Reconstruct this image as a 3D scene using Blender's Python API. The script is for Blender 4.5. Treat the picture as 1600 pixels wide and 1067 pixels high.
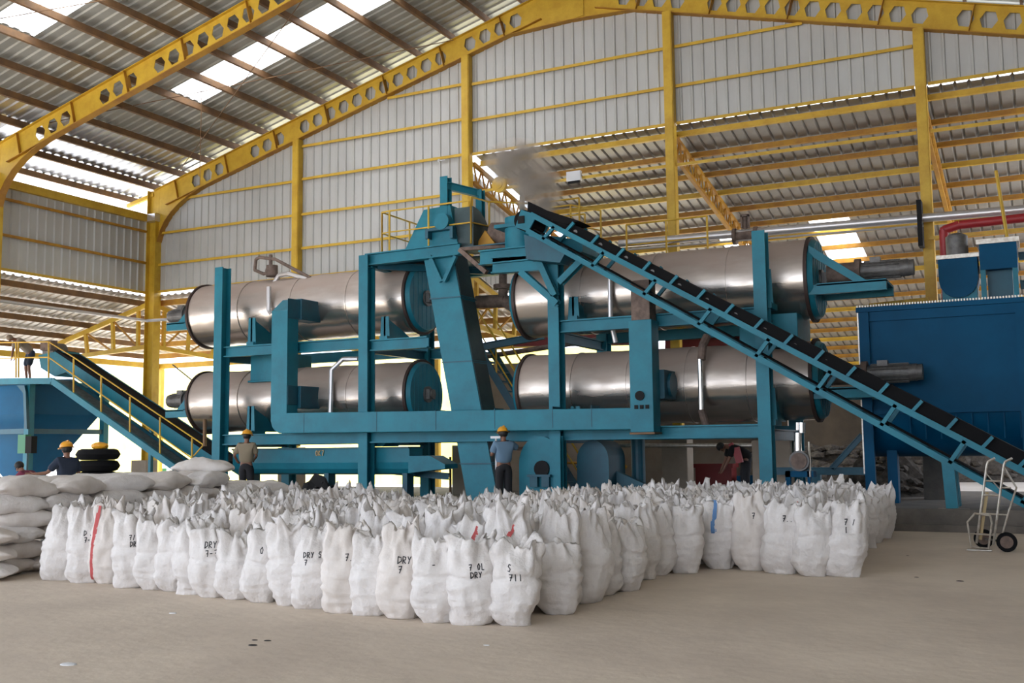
import bpy, bmesh, math, random
from mathutils import Vector, Matrix, noise
from mathutils.bvhtree import BVHTree
random.seed(7)
for o in list(bpy.data.objects): bpy.data.objects.remove(o, do_unlink=True)
scene = bpy.context.scene
COL = scene.collection
PI = math.pi
# ------------------------------------------------------------------ camera
FPX = 1663.54
YAW, PIT, ROLL = -0.46627065, 0.10009556, -0.01082549
CAM = Vector((0, 0, 1.5))
fw = Vector((math.sin(YAW)*math.cos(PIT), math.cos(YAW)*math.cos(PIT), math.sin(PIT)))
r0 = Vector((math.cos(YAW), -math.sin(YAW), 0)); u0 = r0.cross(fw)
rt = r0*math.cos(ROLL)+u0*math.sin(ROLL); up = -r0*math.sin(ROLL)+u0*math.cos(ROLL)
cd = bpy.data.cameras.new('camera'); cam = bpy.data.objects.new('camera', cd); COL.objects.link(cam)
cd.sensor_width = 36; cd.lens = FPX/1600*36; cd.clip_end = 600; cd.clip_start = .1
M4 = Matrix((rt, up, -fw)).transposed().to_4x4(); M4.translation = CAM
cam.matrix_world = M4
scene.camera = cam
def P(x, y, Y):
    """world point seen at photo pixel (x, y) on the upright plane at depth Y"""
    d = rt*(x-800)/FPX-up*(y-533.5)/FPX+fw
    return CAM+d*(Y/d.y)
# ------------------------------------------------------------------ light
w = bpy.data.worlds.new('sky'); scene.world = w; w.use_nodes = True
bg = w.node_tree.nodes['Background']; bg.inputs[0].default_value = (.86, .94, 1.08, 1); bg.inputs[1].default_value = 1.25
sd = bpy.data.lights.new('sun', 'SUN'); sun = bpy.data.objects.new('sun', sd); COL.objects.link(sun)
sd.energy = 4.0; sd.angle = math.radians(2); sd.color = (1, .97, .92)
sun.rotation_euler = Vector((-.22, -.45, .86)).to_track_quat('Z', 'Y').to_euler()
sun.location = (0, 0, 40)
vs = scene.view_settings
vs.view_transform = 'Standard'; vs.look = 'None'; vs.gamma = 1; vs.use_curve_mapping = False; vs.exposure = 1.6
try:
    scene.cycles.max_bounces = 8; scene.cycles.volume_bounces = 1; scene.cycles.diffuse_bounces = 5
    scene.cycles.transparent_max_bounces = 12; scene.cycles.use_denoising = True
    scene.cycles.caustics_reflective = False; scene.cycles.caustics_refractive = False; scene.cycles.sample_clamp_indirect = 6
except Exception: pass

# ------------------------------------------------------------------ materials
def mat(name, col, rough=.6, metal=0., var=.0, col2=None, scale=2., bump=0., bscale=20., stretch=None, spec=.5, dust=None, dustamt=.0, trans=0.):
    m = bpy.data.materials.new(name); m.use_nodes = True; nt = m.node_tree; N = nt.nodes; L = nt.links
    b = N['Principled BSDF']; b.inputs['Roughness'].default_value = rough; b.inputs['Metallic'].default_value = metal
    b.inputs['Specular IOR Level'].default_value = spec
    b.inputs['Base Color'].default_value = (*col, 1)
    tc = N.new('ShaderNodeTexCoord'); src = tc.outputs['Object']
    if stretch:
        mp = N.new('ShaderNodeMapping'); mp.inputs['Scale'].default_value = stretch; L.new(src, mp.inputs[0]); src = mp.outputs[0]
    out = None
    if var or col2:
        n = N.new('ShaderNodeTexNoise'); n.inputs['Scale'].default_value = scale; n.inputs['Detail'].default_value = 6; n.inputs['Roughness'].default_value = .65
        L.new(src, n.inputs['Vector'])
        cr = N.new('ShaderNodeValToRGB'); L.new(n.outputs['Fac'], cr.inputs[0])
        c2 = col2 if col2 else tuple(c*(1-var) for c in col)
        cr.color_ramp.elements[0].position = .36; cr.color_ramp.elements[1].position = .62
        cr.color_ramp.elements[0].color = (*c2, 1); cr.color_ramp.elements[1].color = (*col, 1)
        out = cr.outputs[0]; L.new(out, b.inputs['Base Color'])
    if dust:
        g = N.new('ShaderNodeNewGeometry'); sx = N.new('ShaderNodeSeparateXYZ'); L.new(g.outputs['Normal'], sx.inputs[0])
        n2 = N.new('ShaderNodeTexNoise'); n2.inputs['Scale'].default_value = 1.3; n2.inputs['Detail'].default_value = 7
        mp2 = N.new('ShaderNodeMapping'); mp2.inputs['Scale'].default_value = (1, 1, 3); L.new(tc.outputs['Object'], mp2.inputs[0]); L.new(mp2.outputs[0], n2.inputs['Vector'])
        ad = N.new('ShaderNodeMath'); ad.operation = 'ADD'; L.new(sx.outputs['Z'], ad.inputs[0]); L.new(n2.outputs['Fac'], ad.inputs[1])
        mr = N.new('ShaderNodeMapRange'); mr.inputs['From Min'].default_value = .3; mr.inputs['From Max'].default_value = 1.05; mr.inputs['To Max'].default_value = dustamt
        L.new(ad.outputs[0], mr.inputs[0])
        mx = N.new('ShaderNodeMixRGB'); L.new(mr.outputs[0], mx.inputs[0])
        if out: L.new(out, mx.inputs[1])
        else: mx.inputs[1].default_value = (*col, 1)
        mx.inputs[2].default_value = (*dust, 1); L.new(mx.outputs[0], b.inputs['Base Color'])
        if metal > .3:
            mm = N.new('ShaderNodeMapRange'); L.new(mr.outputs[0], mm.inputs[0]); mm.inputs['To Min'].default_value = metal; mm.inputs['To Max'].default_value = .1
            L.new(mm.outputs[0], b.inputs['Metallic'])
            m3 = N.new('ShaderNodeMapRange'); L.new(mr.outputs[0], m3.inputs[0]); m3.inputs['To Min'].default_value = rough; m3.inputs['To Max'].default_value = .75
            L.new(m3.outputs[0], b.inputs['Roughness'])
    if bump:
        n = N.new('ShaderNodeTexNoise'); n.inputs['Scale'].default_value = bscale; n.inputs['Detail'].default_value = 5
        L.new(src, n.inputs['Vector']); bp = N.new('ShaderNodeBump'); bp.inputs['Strength'].default_value = bump; bp.inputs['Distance'].default_value = .02
        L.new(n.outputs['Fac'], bp.inputs['Height']); L.new(bp.outputs[0], b.inputs['Normal'])
    if trans:
        t = N.new('ShaderNodeBsdfTranslucent'); t.inputs[0].default_value = (*col, 1); ms = N.new('ShaderNodeMixShader'); ms.inputs[0].default_value = trans
        L.new(b.outputs[0], ms.inputs[1]); L.new(t.outputs[0], ms.inputs[2]); L.new(ms.outputs[0], N['Material Output'].inputs[0])
    return m
MT = dict(
 teal=mat('teal_paint', (.012, .205, .285), .45, 0, col2=(.012, .155, .22), scale=1.6, bump=.05, spec=.3, dust=(.10, .2, .21), dustamt=.12),
 tealdark=mat('dark_teal_paint', (.006, .10, .15), .5, 0, col2=(.008, .07, .11), scale=1.5),
 tealgrey=mat('dark_grey_teal', (.035, .06, .065), .6, 0, col2=(.05, .095, .105), scale=1.2),
 blue=mat('blue_tank_paint', (.0, .085, .19), .5, 0, col2=(.0, .068, .155), scale=.8, spec=.12),
 yellow=mat('yellow_steel_paint', (.66, .43, .04), .5, 0, col2=(.54, .32, .025), scale=2.2),
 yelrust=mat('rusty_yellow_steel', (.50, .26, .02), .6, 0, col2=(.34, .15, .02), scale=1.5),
 rust=mat('brown_primer_steel', (.24, .13, .055), .7, 0, col2=(.15, .085, .045), scale=2),
 sheet=mat('galvanised_wall_sheet', (.52, .525, .505), .5, .2, col2=(.45, .45, .43), scale=.7, stretch=(1, 1, .35)),
 roofs=mat('galvanised_roof_sheet', (.46, .47, .44), .42, .3, col2=(.38, .385, .36), scale=.9),
 roofa=mat('annex_roof_sheet', (.36, .345, .315), .42, .25, col2=(.28, .265, .24), scale=.9),
 shiny=mat('eave_lit_galvanised_sheet', (.72, .76, .84), .32, .85),  # bluish bright copy of the roof sheet; grazing eave daylight put into colour
 roofl=mat('leanto_roof_sheet', (.66, .62, .57), .42, .2, col2=(.55, .51, .46), scale=.9),
 skyl=mat('translucent_skylight', (.95, .95, .95), .4, 0, trans=.97),
 floor=mat('dusty_concrete', (.70, .60, .49), .85, 0, col2=(.585, .495, .405), scale=.55, bump=.35, bscale=9),
 ground=mat('pale_ground', (.78, .73, .68), .9, 0, col2=(.66, .61, .56), scale=.3),
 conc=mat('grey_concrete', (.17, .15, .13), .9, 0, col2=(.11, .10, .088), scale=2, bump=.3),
 plaster=mat('beige_plaster_wall', (.36, .30, .235), .9, 0, col2=(.27, .215, .165), scale=.7),
 yelwall=mat('yellow_outdoor_wall', (.80, .70, .15), .8, 0, col2=(.78, .70, .28), scale=.3),
 steel=mat('brushed_steel_shell', (.66, .61, .56), .24, .93, col2=(.5, .46, .42), scale=1.1, stretch=(.5, 2, 2), bump=.45, bscale=1.6, dust=(.42, .33, .275), dustamt=.92),
 bandm=mat('dark_rim', (.05, .03, .025), .6, .2),
 pipe=mat('silver_pipe_lagging', (.62, .60, .60), .32, .55),
 chrome=mat('bright_pipe', (.75, .73, .7), .2, .85),
 rubber=mat('black_rubber_belt', (.010, .010, .011), .85, spec=.12),
 black=mat('black_cloth', (.008, .008, .009), .9),
 motor=mat('grey_motor', (.17, .165, .16), .5, .3, col2=(.09, .085, .08), scale=5),
 motorb=mat('dusty_brown_gearbox', (.22, .155, .125), .75, .1, col2=(.11, .08, .065), scale=6),
 red=mat('red_pipe_paint', (.36, .02, .025), .45),
 redd=mat('dark_red_paint', (.18, .01, .01), .5),
 green=mat('green_box', (.02, .2, .09), .5),
 sack=mat('woven_white_sack', (.78, .745, .72), .72, 0, col2=(.70, .66, .635), scale=5, bump=.6, bscale=26, spec=.3),
 sackp=mat('woven_cream_sack', (.78, .73, .69), .75, 0, col2=(.68, .62, .57), scale=4, bump=.25, bscale=38, spec=.3),
 fill=mat('brown_powder', (.45, .36, .30), .95),
 ink=mat('black_marker_ink', (.02, .02, .025), .6),
 inkr=mat('red_print', (.62, .12, .12), .7),
 inkb=mat('blue_print', (.12, .26, .52), .7),
 skin=mat('skin', (.25, .12, .075), .55),
 hair=mat('black_hair', (.01, .009, .008), .6),
 hat=mat('yellow_hard_hat', (.8, .36, .02), .35),
 khaki=mat('khaki_shirt', (.27, .22, .15), .85),
 bluesh=mat('faded_blue_shirt', (.15, .25, .36), .85),
 navy=mat('navy_shirt', (.02, .03, .055), .85),
 dark=mat('dark_trousers', (.018, .018, .022), .85),
 maroon=mat('maroon_shirt', (.16, .02, .05), .85),
 greysh=mat('grey_cap_and_shirt', (.28, .24, .20), .85),
 white=mat('white_painted', (.75, .76, .78), .5),
 silver=mat('tubular_silver_frame', (.55, .52, .46), .35, .6, col2=(.38, .33, .27), scale=12),
 wood=mat('pale_wood', (.5, .38, .2), .7),
 brownwall=mat('brown_far_wall', (.075, .058, .045), .9, 0, col2=(.04, .032, .026), scale=.5),
 rubble=mat('dark_rubble', (.045, .038, .032), .95, 0, col2=(.10, .085, .072), scale=9, bump=.8, bscale=12),
 leaf=mat('dull_green', (.1, .16, .08), .8),
)
# ------------------------------------------------------------------ helpers
ORG = {}
def tag(o, label=None, cat=None, group=None, kind=None):
    if label: o['label'] = label
    if cat: o['category'] = cat
    if group: o['group'] = group
    if kind: o['kind'] = kind
    return o
def thing(name, label, cat, loc=(0, 0, 0), group=None):
    o = bpy.data.objects.new(name, None); o.empty_display_size = .2; COL.objects.link(o); o.location = loc
    ORG[o.name] = Vector(loc); return tag(o, label, cat, group)
class MB:
    def __init__(s): s.bm = bmesh.new()
    def box(s, a, b):
        a, b = Vector(a), Vector(b); c = (a+b)/2; d = b-a
        m = Matrix.Translation(c) @ Matrix.Diagonal((abs(d.x), abs(d.y), abs(d.z), 1))
        bmesh.ops.create_cube(s.bm, size=1, matrix=m); return s
    def bar(s, p, q, wd, ht=None, upv=(0, 0, 1), off=0):
        """beam of width wd (sideways) and height ht (along upv)"""
        p, q = Vector(p), Vector(q); ht = ht or wd; d = q-p; L = d.length
        if L < 1e-6: return s
        z = d/L; u = Vector(upv); u = u-z*u.dot(z)
        if u.length < 1e-3: u = Vector((0, 1, 0)); u = u-z*u.dot(z)
        u.normalize(); x = u.cross(z)
        m = Matrix((x, u, z)).transposed().to_4x4(); m.translation = (p+q)/2+u*off
        bmesh.ops.create_cube(s.bm, size=1, matrix=m @ Matrix.Diagonal((wd, ht, L, 1))); return s
    def ibeam(s, p, q, wd, ht, upv=(0, 0, 1), t=.02):
        s.bar(p, q, t, ht, upv); s.bar(p, q, wd, t, upv, ht/2); s.bar(p, q, wd, t, upv, -ht/2); return s
    def channel(s, p, q, wd, ht, side=(0, -1, 0), t=.02):
        s.bar(p, q, wd, ht); return s
    def cyl(s, p, q, r, seg=16, r2=None, caps=True):
        p, q = Vector(p), Vector(q); d = q-p; L = d.length
        if L < 1e-6: return s
        m = d.to_track_quat('Z', 'Y').to_matrix().to_4x4(); m.translation = (p+q)/2
        bmesh.ops.create_cone(s.bm, cap_ends=caps, segments=seg, radius1=r, radius2=r if r2 is None else r2, depth=L, matrix=m); return s
    def tube(s, pts, r, seg=8):
        pts = [Vector(p) for p in pts]
        for a, b in zip(pts, pts[1:]): s.cyl(a, b, r, seg)
        for a in pts[1:-1]: s.ball(a, r*1.01, 1)
        return s
    def ball(s, c, r, sub=2, sc=(1, 1, 1)):
        bmesh.ops.create_icosphere(s.bm, subdivisions=sub, radius=r, matrix=Matrix.Translation(c) @ Matrix.Diagonal((*sc, 1))); return s
    def prism(s, pts, off):
        """polygon pts (3-D) extruded by vector off"""
        off = Vector(off); a = [s.bm.verts.new(Vector(p)) for p in pts]; b = [s.bm.verts.new(Vector(p)+off) for p in pts]
        s.bm.faces.new(a); s.bm.faces.new(b[::-1])
        n = len(a)
        for i in range(n): s.bm.faces.new((a[i], b[i], b[(i+1) % n], a[(i+1) % n]))
        return s
    def lathe(s, p, q, prof, seg=32, caps=True):
        """prof: list of (t along 0..1, radius)"""
        p, q = Vector(p), Vector(q); d = q-p; qm = d.to_track_quat('Z', 'Y').to_matrix(); rings = []
        for t, r in prof:
            c = p+d*t; rings.append([s.bm.verts.new(c+qm @ Vector((r*math.cos(2*PI*k/seg), r*math.sin(2*PI*k/seg), 0))) for k in range(seg)])
        for A, B in zip(rings, rings[1:]):
            for k in range(seg): s.bm.faces.new((A[k], A[(k+1) % seg], B[(k+1) % seg], B[k]))
        if caps: s.bm.faces.new(rings[0][::-1]); s.bm.faces.new(rings[-1])
        return s
    def build(s, name, m, parent=None, smooth=False, bevel=0, label=None, cat=None, group=None, kind=None, origin=None):
        bm = s.bm; bmesh.ops.recalc_face_normals(bm, faces=bm.faces)
        if parent is not None: og = Vector((0, 0, 0)); og = ORG[parent.name]
        elif origin is not None: og = Vector(origin)
        else:
            co = [v.co for v in bm.verts]
            og = Vector(((min(c.x for c in co)+max(c.x for c in co))/2, (min(c.y for c in co)+max(c.y for c in co))/2, min(c.z for c in co)))
        bmesh.ops.translate(bm, verts=bm.verts, vec=-og)
        me = bpy.data.meshes.new(name); bm.to_mesh(me); bm.free()
        if isinstance(m, str): m = MT[m]
        me.materials.append(m)
        if smooth:
            for f in me.polygons: f.use_smooth = True
            try: me.set_sharp_from_angle(angle=math.radians(40))
            except Exception: pass
        o = bpy.data.objects.new(name, me); COL.objects.link(o)
        if parent is not None: o.parent = parent; ORG[o.name] = og
        else: o.location = og; ORG[o.name] = og
        if bevel:
            md = o.modifiers.new('bevel', 'BEVEL'); md.width = bevel; md.segments = 2; md.limit_method = 'ANGLE'
        return tag(o, label, cat, group, kind)
def sheet(name, p0, U, V, ulen, m, vtop, vbot=lambda u: 0., pitch=.25, depth=.035, top=.35, parent=None, cuts=None, kind='structure', label=None, cat=None, ustart=0.):
    """profiled metal sheet: ribs run along V, profile steps along U"""
    p0, U, V = Vector(p0), Vector(U).normalized(), Vector(V).normalized(); n = U.cross(V)
    mb = MB(); n0 = int(round(ulen/pitch)); us = []
    for i in range(n0):
        u = i*pitch
        us += [(u, 0), (u+pitch*(1-top)*.85, 0), (u+pitch*(1-top), depth), (u+pitch*.93, depth)]
    us.append((n0*pitch, 0))
    prev = None
    for u, d in us:
        vs_ = [vbot(u), vtop(u)]
        if cuts: 
            vs_ = sorted(set([vs_[0]]+[min(max(c, vs_[0]), vs_[1]) for c in cuts]+[vs_[1]]))
            if len(vs_) < 2+len(cuts): vs_ = [vbot(u)]+list(cuts)+[vtop(u)]
        row = [mb.bm.verts.new(p0+U*u+V*v+n*d) for v in vs_]
        if prev:
            for k in range(len(row)-1): mb.bm.faces.new((prev[1][k], row[k], row[k+1], prev[1][k+1]))
        prev = (u, row)
    o = mb.build(name, m, parent, kind=kind, label=label, cat=cat)
    sm = o.modifiers.new('thickness', 'SOLIDIFY'); sm.thickness = .003
    return o
ORD = ['first', 'second', 'third', 'fourth', 'fifth', 'sixth', 'seventh', 'eighth', 'ninth', 'tenth', 'eleventh', 'twelfth', 'thirteenth', 'fourteenth', 'fifteenth', 'sixteenth', 'seventeenth', 'eighteenth', 'nineteenth', 'twentieth']
# ------------------------------------------------------------------ building
XL, YG, XR = -26.3, 25.7, 4.1
RS = .266; ZE = 10.12; XM = -11.1
def rz(x):   # height of rafter top
    return ZE+RS*(x-XL) if x < XM else ZE+RS*(XM-XL)-RS*(x-XM)
YB = 20.0    # front of the raised strip under the machines
MB().box((-34, -14, -.3), (14, YB, 0)).build('floor', 'floor', kind='structure')
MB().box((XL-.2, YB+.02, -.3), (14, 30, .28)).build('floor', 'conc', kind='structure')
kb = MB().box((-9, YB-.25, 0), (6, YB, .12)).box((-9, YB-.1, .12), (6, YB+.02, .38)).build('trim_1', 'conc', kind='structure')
MB().box((-140, -60, -.6), (120, 160, -.31)).build('outside_ground', 'ground', kind='structure')
MB().box((-100, 30, -.3), (60, 120, -.02)).box((-100, -20, -.3), (XL-.22, 29.98, -.02)).build('outside_ground', 'ground', kind='structure')
SW = 'structure'
# gable wall sheets
def gtop(x0): return lambda u: rz(x0+u)-.02-6.76
sheet('wall_back', (XL, YG+.12, 6.76), (1, 0, 0), (0, 0, 1), XM*0+12.0, 'sheet', lambda u: rz(XL+u)-.05-6.76, pitch=.3, depth=.03, top=.16)
sheet('wall_back', (-14.3, YG+.12, 9.80), (1, 0, 0), (0, 0, 1), 18.4, 'sheet', lambda u: rz(-14.3+u)-.05-9.8, pitch=.3, depth=.03, top=.16)
# side walls; the right one is unseen, added to darken that side
sheet('wall_right', (XR+.3, -10, 0), (0, 1, 0), (0, 0, 1), 35.7, 'sheet', lambda u: 9.9, pitch=.3, depth=.03, top=.16)
sheet('wall_left', (XL-.1, 7.6, 6.74), (0, 1, 0), (0, 0, 1), 18.1, 'sheet', lambda u: 9.2-6.74, pitch=.3, depth=.03, top=.16)
# roof sheets, laid in bays so the translucent panels can sit between them
sl = Vector((1, 0, RS)).normalized(); SLEN = (XM-XL)*math.sqrt(1+RS*RS)
kk = math.sqrt(1+RS*RS)
def roofL(y0, y1, xa=XL-1.3, xb=XM): 
    if xa < XL:
        p = Vector((xa, y0, rz(XL)+RS*(xa-XL)+.28)); L1 = (XL+2.35-xa)*kk
        sheet('ceiling_left', p, (0, 1, 0), sl, y1-y0, 'shiny', lambda u: L1, pitch=.3, depth=.035, top=.3)  # lowest strip takes the brighter sheet to stand for daylight at the eave
        xa = XL+2.35
    p = Vector((xa, y0, rz(XL)+RS*(xa-XL)+.28)); L = (xb-xa)*kk
    return sheet('ceiling_left', p, (0, 1, 0), sl, y1-y0, 'roofs', lambda u: L, pitch=.3, depth=.035, top=.3)
XS0, XS1 = -21.6, -12.4
roofL(-14, 16.0); roofL(16.0, 17.2, XL-1.3, XS0); roofL(16.0, 17.2, XS1, XM)
roofL(17.2, 21.7); roofL(21.7, 22.9, XL-1.3, XS0); roofL(21.7, 22.9, XS1, XM); roofL(22.9, 26.5)
wn = 0
for y0, y1 in ((16.0, 17.2), (21.7, 22.9)):
    wn += 1
    p = Vector((XS0, y0, rz(XS0)+.29)); L = (XS1-XS0)*kk
    sheet('window_%d' % wn, p, (0, 1, 0), sl, y1-y0, 'skyl', lambda u: L, pitch=.3, depth=.045, top=.4)
slr = Vector((1, 0, -RS)).normalized()
sheet('ceiling_right', (XM, -14, rz(XM)+.28), (0, 1, 0), slr, 40.5, 'roofs', lambda u: (XR+1-XM)*kk, pitch=.3, depth=.045, top=.4)
# purlins
for k in range(14):
    x = XL+.1+1.14*k; z = rz(x)
    m = MB().bar((x, 6, z+.14), (x, YG+.5, z+.14), .045, .2, (0, 0, 1))
    m.bar((x+.03, 6, z+.05), (x+.03, YG+.5, z+.05), .07, .015)
    m.build('roof_purlin', 'rust', label='brown roof purlin under the long slope, %s one up from the eave' % ORD[k], cat='purlin', group='purlins under the long roof slope')
xe = XL-1.0
MB().bar((xe, 6, rz(XL)-.13), (xe, YG+.4, rz(XL)-.13), .07, .18).build('roof_purlin', 'rust', label='dark purlin at the roof overhang, outside the bright eave gap', cat='purlin', group='purlins under the long roof slope')
for k in range(13):
    x = XM+.5+1.17*k; z = rz(x)
    MB().bar((x, 12, z+.14), (x, YG+.5, z+.14), .06, .2).build('roof_purlin', 'rust', label='brown roof purlin beyond the ridge, %s one down from it' % ORD[k], cat='purlin', group='purlins beyond the ridge')
# portal frames with hexagon-cut rafters
def frame(Y, lab):
    T = thing('portal_frame', lab, 'roof frame', (XL+.1, Y, 0), 'yellow portal frames')
    for side in (0, 1):
        xa, xb = (XL+.15, XM) if side == 0 else (XR-.15, XM)
        d2 = Vector((xb-xa, 0, rz(xb)-rz(xa))); L = d2.length; ex = d2/L; ez = Vector((0, 1, 0)).cross(ex)
        if ez.z < 0: ez = -ez
        H = .66; O = Vector((xa, Y, rz(xa)-.02)); 
        n = int(L/.5); mod = L/n; bm = bmesh.new(); cache = {}
        def V(x, z):
            k = (round(x, 4), round(z, 4))
            if k not in cache: cache[k] = bm.verts.new(O+ex*x-ez*(H-z))
            return cache[k]
        for i in range(n):
            x0 = i*mod; x1 = x0+mod; c = (x0+x1)/2; h = H/2
            if i in (0, 1, 2, 6, 7, n-1, n-2, n-3) or i % 12 == 11:
                bm.faces.new([V(x0, 0), V(x1, 0), V(x1, h), V(x1, H), V(x0, H), V(x0, h)]); continue
            a, b, e = .195, .105, .19
            hx = [V(c-a, h), V(c-b, h-e), V(c+b, h-e), V(c+a, h), V(c+b, h+e), V(c-b, h+e)]
            bm.faces.new([V(x0, 0), V(x1, 0), hx[2], hx[1]]); bm.faces.new([V(x1, H), V(x0, H), hx[5], hx[4]])
            bm.faces.new([V(x0, 0), hx[1], hx[0], V(x0, h)]); bm.faces.new([V(x0, h), hx[0], hx[5], V(x0, H)])
            bm.faces.new([V(x1, 0), V(x1, h), hx[3], hx[2]]); bm.faces.new([V(x1, h), V(x1, H), hx[4], hx[3]])
        mb = MB(); mb.bm.free(); mb.bm = bm
        o = mb.build('rafter_web', 'yellow', T); s = o.modifiers.new('t', 'SOLIDIFY'); s.thickness = .014; s.offset = 0
        MB().bar(O, O+ex*L, .2, .016, ez).build('top_flange', 'yellow', T)
        MB().bar(O-ez*H+ex*.4, O-ez*H+ex*(L-1.0), .22, .018, ez).build('bottom_flange', 'yelrust', T)
        for q in (.06, .2, .33, .46, .6, .73, .86):
            MB().bar(O+ex*L*q, O+ex*L*q-ez*H, .19, .014, ex).build('stiffener', 'yelrust', T)
        # curved eave haunch and ridge haunch
        pts = [O-ez*H+ex*.2]
        K = O+Vector((0, 0, -1.75))
        sg = 1 if side == 0 else -1
        curve = []
        for t in range(7):
            a = t/6; A = K+Vector((.22*sg, 0, 0)); Cc = O-ez*H+ex*.30+Vector((0, 0, -.1)); B = O-ez*H+ex*2.0
            curve.append(A*(1-a)**2+Cc*2*a*(1-a)+B*a*a)
        MB().prism([p-Vector((0, .008, 0)) for p in ([O-ez*(H-.05)+ex*1.9, O-ez*(H-.05), K]+curve)], (0, .016, 0)).build('haunch_plate', 'yellow', T)
        hb = MB()
        for a, b in zip(curve, curve[1:]): hb.bar(a, b, .22, .018, ez)
        hb.build('haunch_flange', 'yelrust', T)
        R0 = O+ex*L
        MB().prism([R0-ez*(H-.03)-ex*2.0-Vector((0, .008, 0)), R0-ez*(H-.03)-Vector((0, .008, 0)), R0-Vector((0, .008, 1.08))], (0, .016, 0)).build('ridge_haunch', 'yellow', T)
        MB().bar(R0-ez*H-ex*2.05, R0-Vector((0, 0, 1.1)), .22, .018, ez).build('ridge_flange', 'yelrust', T)
        if side == 0:
            zr = rz(XM)-.03
            MB().prism([(XM-.45, Y-.035, zr-.45*RS), (XM, Y-.035, zr), (XM+.45, Y-.035, zr-.45*RS), (XM+.45, Y-.035, zr-1.02), (XM, Y-.035, zr-1.08), (XM-.45, Y-.035, zr-1.02)], (0, .07, 0)).build('ridge_plate', 'yellow', T)
        if side == 0 or Y > 25:
            c = MB(); X = xa
            c.box((X-.19, Y-.012, .01), (X+.19, Y+.012, rz(xa)-.02)); c.box((X-.2, Y-.15, .01), (X-.18, Y+.15, rz(xa)-.02)); c.box((X+.18, Y-.15, .01), (X+.2, Y+.15, rz(xa)-.8))
            c.build('column', 'yellow', T)
    return T
frame(YG, 'yellow portal frame with hexagon-cut rafters standing against the gable wall')
frame(19.7, 'yellow portal frame crossing under the roof in front of the gable one')
# gable columns
for i, (x, zp) in enumerate(((XL+.1, 1.25), (-20.25, 1.6), (-14.28, 1.6), (-8.3, 1.9), (-2.25, 1.75))):
    MB().box((x-.33, YG-.4, .27 if i else 0), (x+.33, YG+.1, zp)).build('concrete_pedestal', 'plaster' if i != 4 else 'conc', label=['pale concrete pedestal at the foot of the corner column', 'concrete pedestal under the first gable column, behind the screw conveyor', 'concrete pedestal behind the bucket elevator foot', 'concrete pedestal below the drums in front of the beige wall', 'dark concrete pedestal behind the conveyor leg under the blue tank'][i], cat='pedestal', group='concrete column pedestals', bevel=.02)
for i, x in enumerate((-20.25, -14.28, -8.3, -2.25)):
    zp = (1.62, 1.62, 1.92, 1.77)[i]
    b = MB().box((x-.12, YG-.12, zp), (x-.095, YG+.1, rz(x)-.7)).box((x+.095, YG-.12, zp), (x+.12, YG+.1, rz(x)-.7)).box((x-.1, YG-.14, zp), (x+.1, YG-.115, rz(x)-.7))
    b.build('steel_column', 'yellow', label='tall yellow gable column, %s one in from the eave column' % ORD[i], cat='column', group='gable columns')
# girts
gi = 0
def girt(p, q, lab, m='yellow', s=.05, cat='girt', group='wall girts'):
    return MB().bar(p, q, s, s*1.1).bar(Vector(p)+Vector((0, -.02, -s*.7)), Vector(q)+Vector((0, -.02, -s*.7)), .02, s*.7).build('wall_girt', m, label=lab, cat=cat, group=group)
def xleft(z): return XL+(z-ZE+.75)/RS if z > ZE-.6 else XL+.35
names = ['lowest', 'second lowest', 'third lowest', 'fourth lowest', 'fifth lowest', 'topmost']
for j, z in enumerate((6.76, 7.65, 8.7, 9.77)):
    girt((max(xleft(z), XL+.35), YG+.03, z), (-20.4, YG+.03, z), 'yellow girt in the bay beside the eave corner, %s there' % names[j])
for j, z in enumerate((6.76, 7.65, 8.7, 9.8, 10.83, 11.85)):
    girt((max(xleft(z), -20.1), YG+.03, z), (-14.43, YG+.03, z), 'yellow girt in the bay above the steel dryer drums, %s there' % names[j])
for j, z in enumerate((9.77, 10.75, 11.8)):
    girt((-14.13, YG+.03, z), (-8.45, YG+.03, z), 'yellow girt in the gable bay below the ridge, %s there' % names[j])
for j, z in enumerate((9.77, 10.75, 11.8)):
    girt((-8.15, YG+.03, z), (-2.4 if j < 2 else -4.9, YG+.03, z), 'yellow girt in the gable bay past the ridge, %s there' % names[j])
girt((-2.1, YG+.03, 9.8), (3.9, YG+.03, 9.8), 'yellow bottom girt of the gable in the bay by the blue tank')
for i, (xa, xb) in enumerate(((-14.1, -8.45), (-8.15, -2.4), (-2.1, 3.9))):
    MB().bar((xa, YG, 8.66), (xb, YG, 8.66), .07).build('tie_rail', 'yellow', label='thin yellow tie rail crossing the open bay, %s bay from the sheeted wall' % ORD[i], cat='rail', group='tie rails across the open gable bays')
for j, z in enumerate((6.72, 7.71, 8.75)):
    girt((XL+.02, 8, z), (XL+.02, YG-.2, z), 'girt along the side wall under the eave gap, %s there' % names[j], 'yelrust' if j else 'yellow')
MB().bar((XL, 8, 9.2), (XL, YG-.25, 9.2), .14, .24).build('eave_beam', 'yellow', label='yellow beam along the top of the side wall under the bright gap', cat='beam')
MB().bar((XL+.1, YG, ZE-.1), (XL-1.1, YG, rz(XL)-.35), .1, .12).build('eave_strut', 'yellow', label='short pale strut reaching out to the roof overhang at the corner', cat='strut')
MB().box((XL-.15, YG-.25, 9.08), (XL+.4, YG+.2, 9.32)).build('column_bracket', 'pipe', label='grey bracket at the head of the corner column', cat='bracket')
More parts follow.
